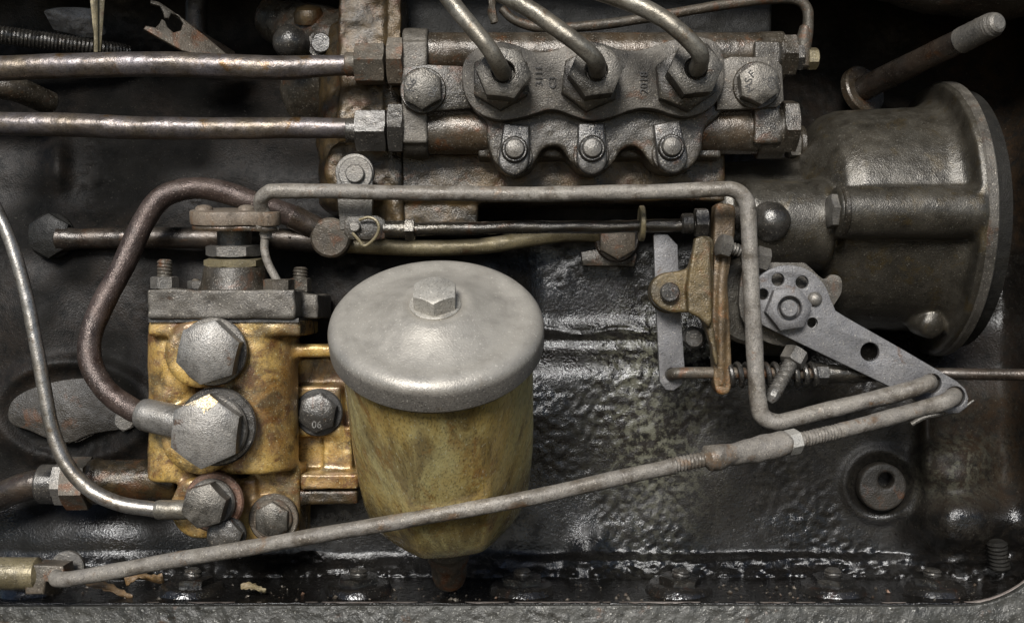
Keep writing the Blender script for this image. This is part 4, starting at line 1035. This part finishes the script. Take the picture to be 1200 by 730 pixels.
# ------------------------------------------------------------------ odds and ends in the top left recess
t = solo('ribbed_hose', MB().tube([(-60, 34, 0, 12), (-10, 40, -6, 11.5), (60, 49, -30, 11), (112, 56, -50, 10), (150, 61, -80, 9)], n=20, sub=44, thread=(4.2, 1.6)), 'bolt_dark', 'dark ribbed flexible hose at the upper left edge', 'hose', (0, 42, -10))
m = MB(); F = Fr(114, 25, 40, (0.35, 0, 1), (1, 0, 0))
m.plate(F, [(-10, 45), (10, 45), (4, -36), (-2, -37)], [], -3, 3, 0.8)
m.plate(Fr(112, 25, 44, (-0.9, 0, 0.5), (0, 0, 1)), [(-6, 45), (4, 45), (4, -37), (-1, -37)], [], -2, 2, 0.6)
solo('steel_blade', m, 'brass_tube', 'narrow pointed steel blade hanging above the top left pipe', 'blade', (114, 30, 40))
fk = [(176, 5), (186, 6), (195, 11), (215, 23), (240, 40), (272, 64), (250, 68), (215, 63), (190, 52), (171, 43), (173, 38.5), (184, 39), (188, 33), (190, 27), (194, 29), (197, 36), (204, 42), (212, 38), (214, 28), (208, 20), (200, 18), (198, 25), (193, 25), (191, 18), (187, 11), (176, 9.5)]
t = thing('split_sleeve', 'rusty split sleeve with a forked open end, upper left', 'sleeve', (230, 50, 10))
Fk = Fr(215, 35, 14, (0.35, 0.25, 1), (1, 0, 0))
part('forked_end', MB().plate(Fk, loc(fk, 215, 35), [], -2, 3, 1.2, 2), 'bolt_rust', t)
part('sleeve_back', MB().tube([(222, 46, -8, 15), (250, 64, -34, 16), (266, 74, -46, 16)], n=24), 'dark_pipe', t)
solo('upright_pipe', MB().tube([(232, -60, -60, 13), (230, 30, -60, 13), (236, 60, -70, 13)], n=20), 'dark_pipe', 'dim upright pipe behind the rusty split sleeve', 'pipe', (230, 40, -60))
m = MB()
ol = [(52, 16), (66, 10), (82, 9), (100, 10), (112, 13), (116, 22), (104, 28), (88, 28), (72, 22)]
m.plate(Fr(84, 18, -40, (0, 0.5, 1)), loc(smooth_poly(ol, 3), 84, 18), [], -30, 6, 4, 2)
solo('crusty_ledge', m, 'chalk', 'pale crusty deposit on a ledge at the upper left', 'deposit', (84, 18, -70))
m = MB().tube([(-60, 98, 20, 16), (10, 103, 10, 15), (60, 122, -30, 14)], n=20)
solo('wall_rib', m, 'dark_cast', 'dark sloping rib between the two left pipes', 'rib', (20, 105, 0))

# ------------------------------------------------------------------ grit and flakes lying on the ledge
m = MB()
for i in range(240):
    px = random.uniform(-40, 1150); d = random.uniform(66, 132)
    py = 365 + 312.0 * kk(30) / kk(d) - 1.0
    r_ = random.choice((1.0, 1.2, 1.6, 2.2, 3.4)) * random.uniform(0.7, 1.2)
    c0 = V(px, py, d)
    a = random.uniform(0, 6.28); e1 = Vector((math.cos(a), random.uniform(-0.2, 0.5), math.sin(a))) * r_; e2 = Vector((-math.sin(a), random.uniform(-0.2, 0.5), math.cos(a))) * r_ * 0.6
    up_ = Vector((0, r_ * 0.7, 0))
    m.add([c0 - e1, c0 + e2, c0 + e1, c0 - e2, c0 + up_, c0 - up_], [(0, 1, 4), (1, 2, 4), (2, 3, 4), (3, 0, 4), (1, 0, 5), (2, 1, 5), (3, 2, 5), (0, 3, 5)])
solo('grit', m, 'bolt_rust', 'loose dull grit scattered along the oily ledge', None, (500, 690, 90), kind='stuff')
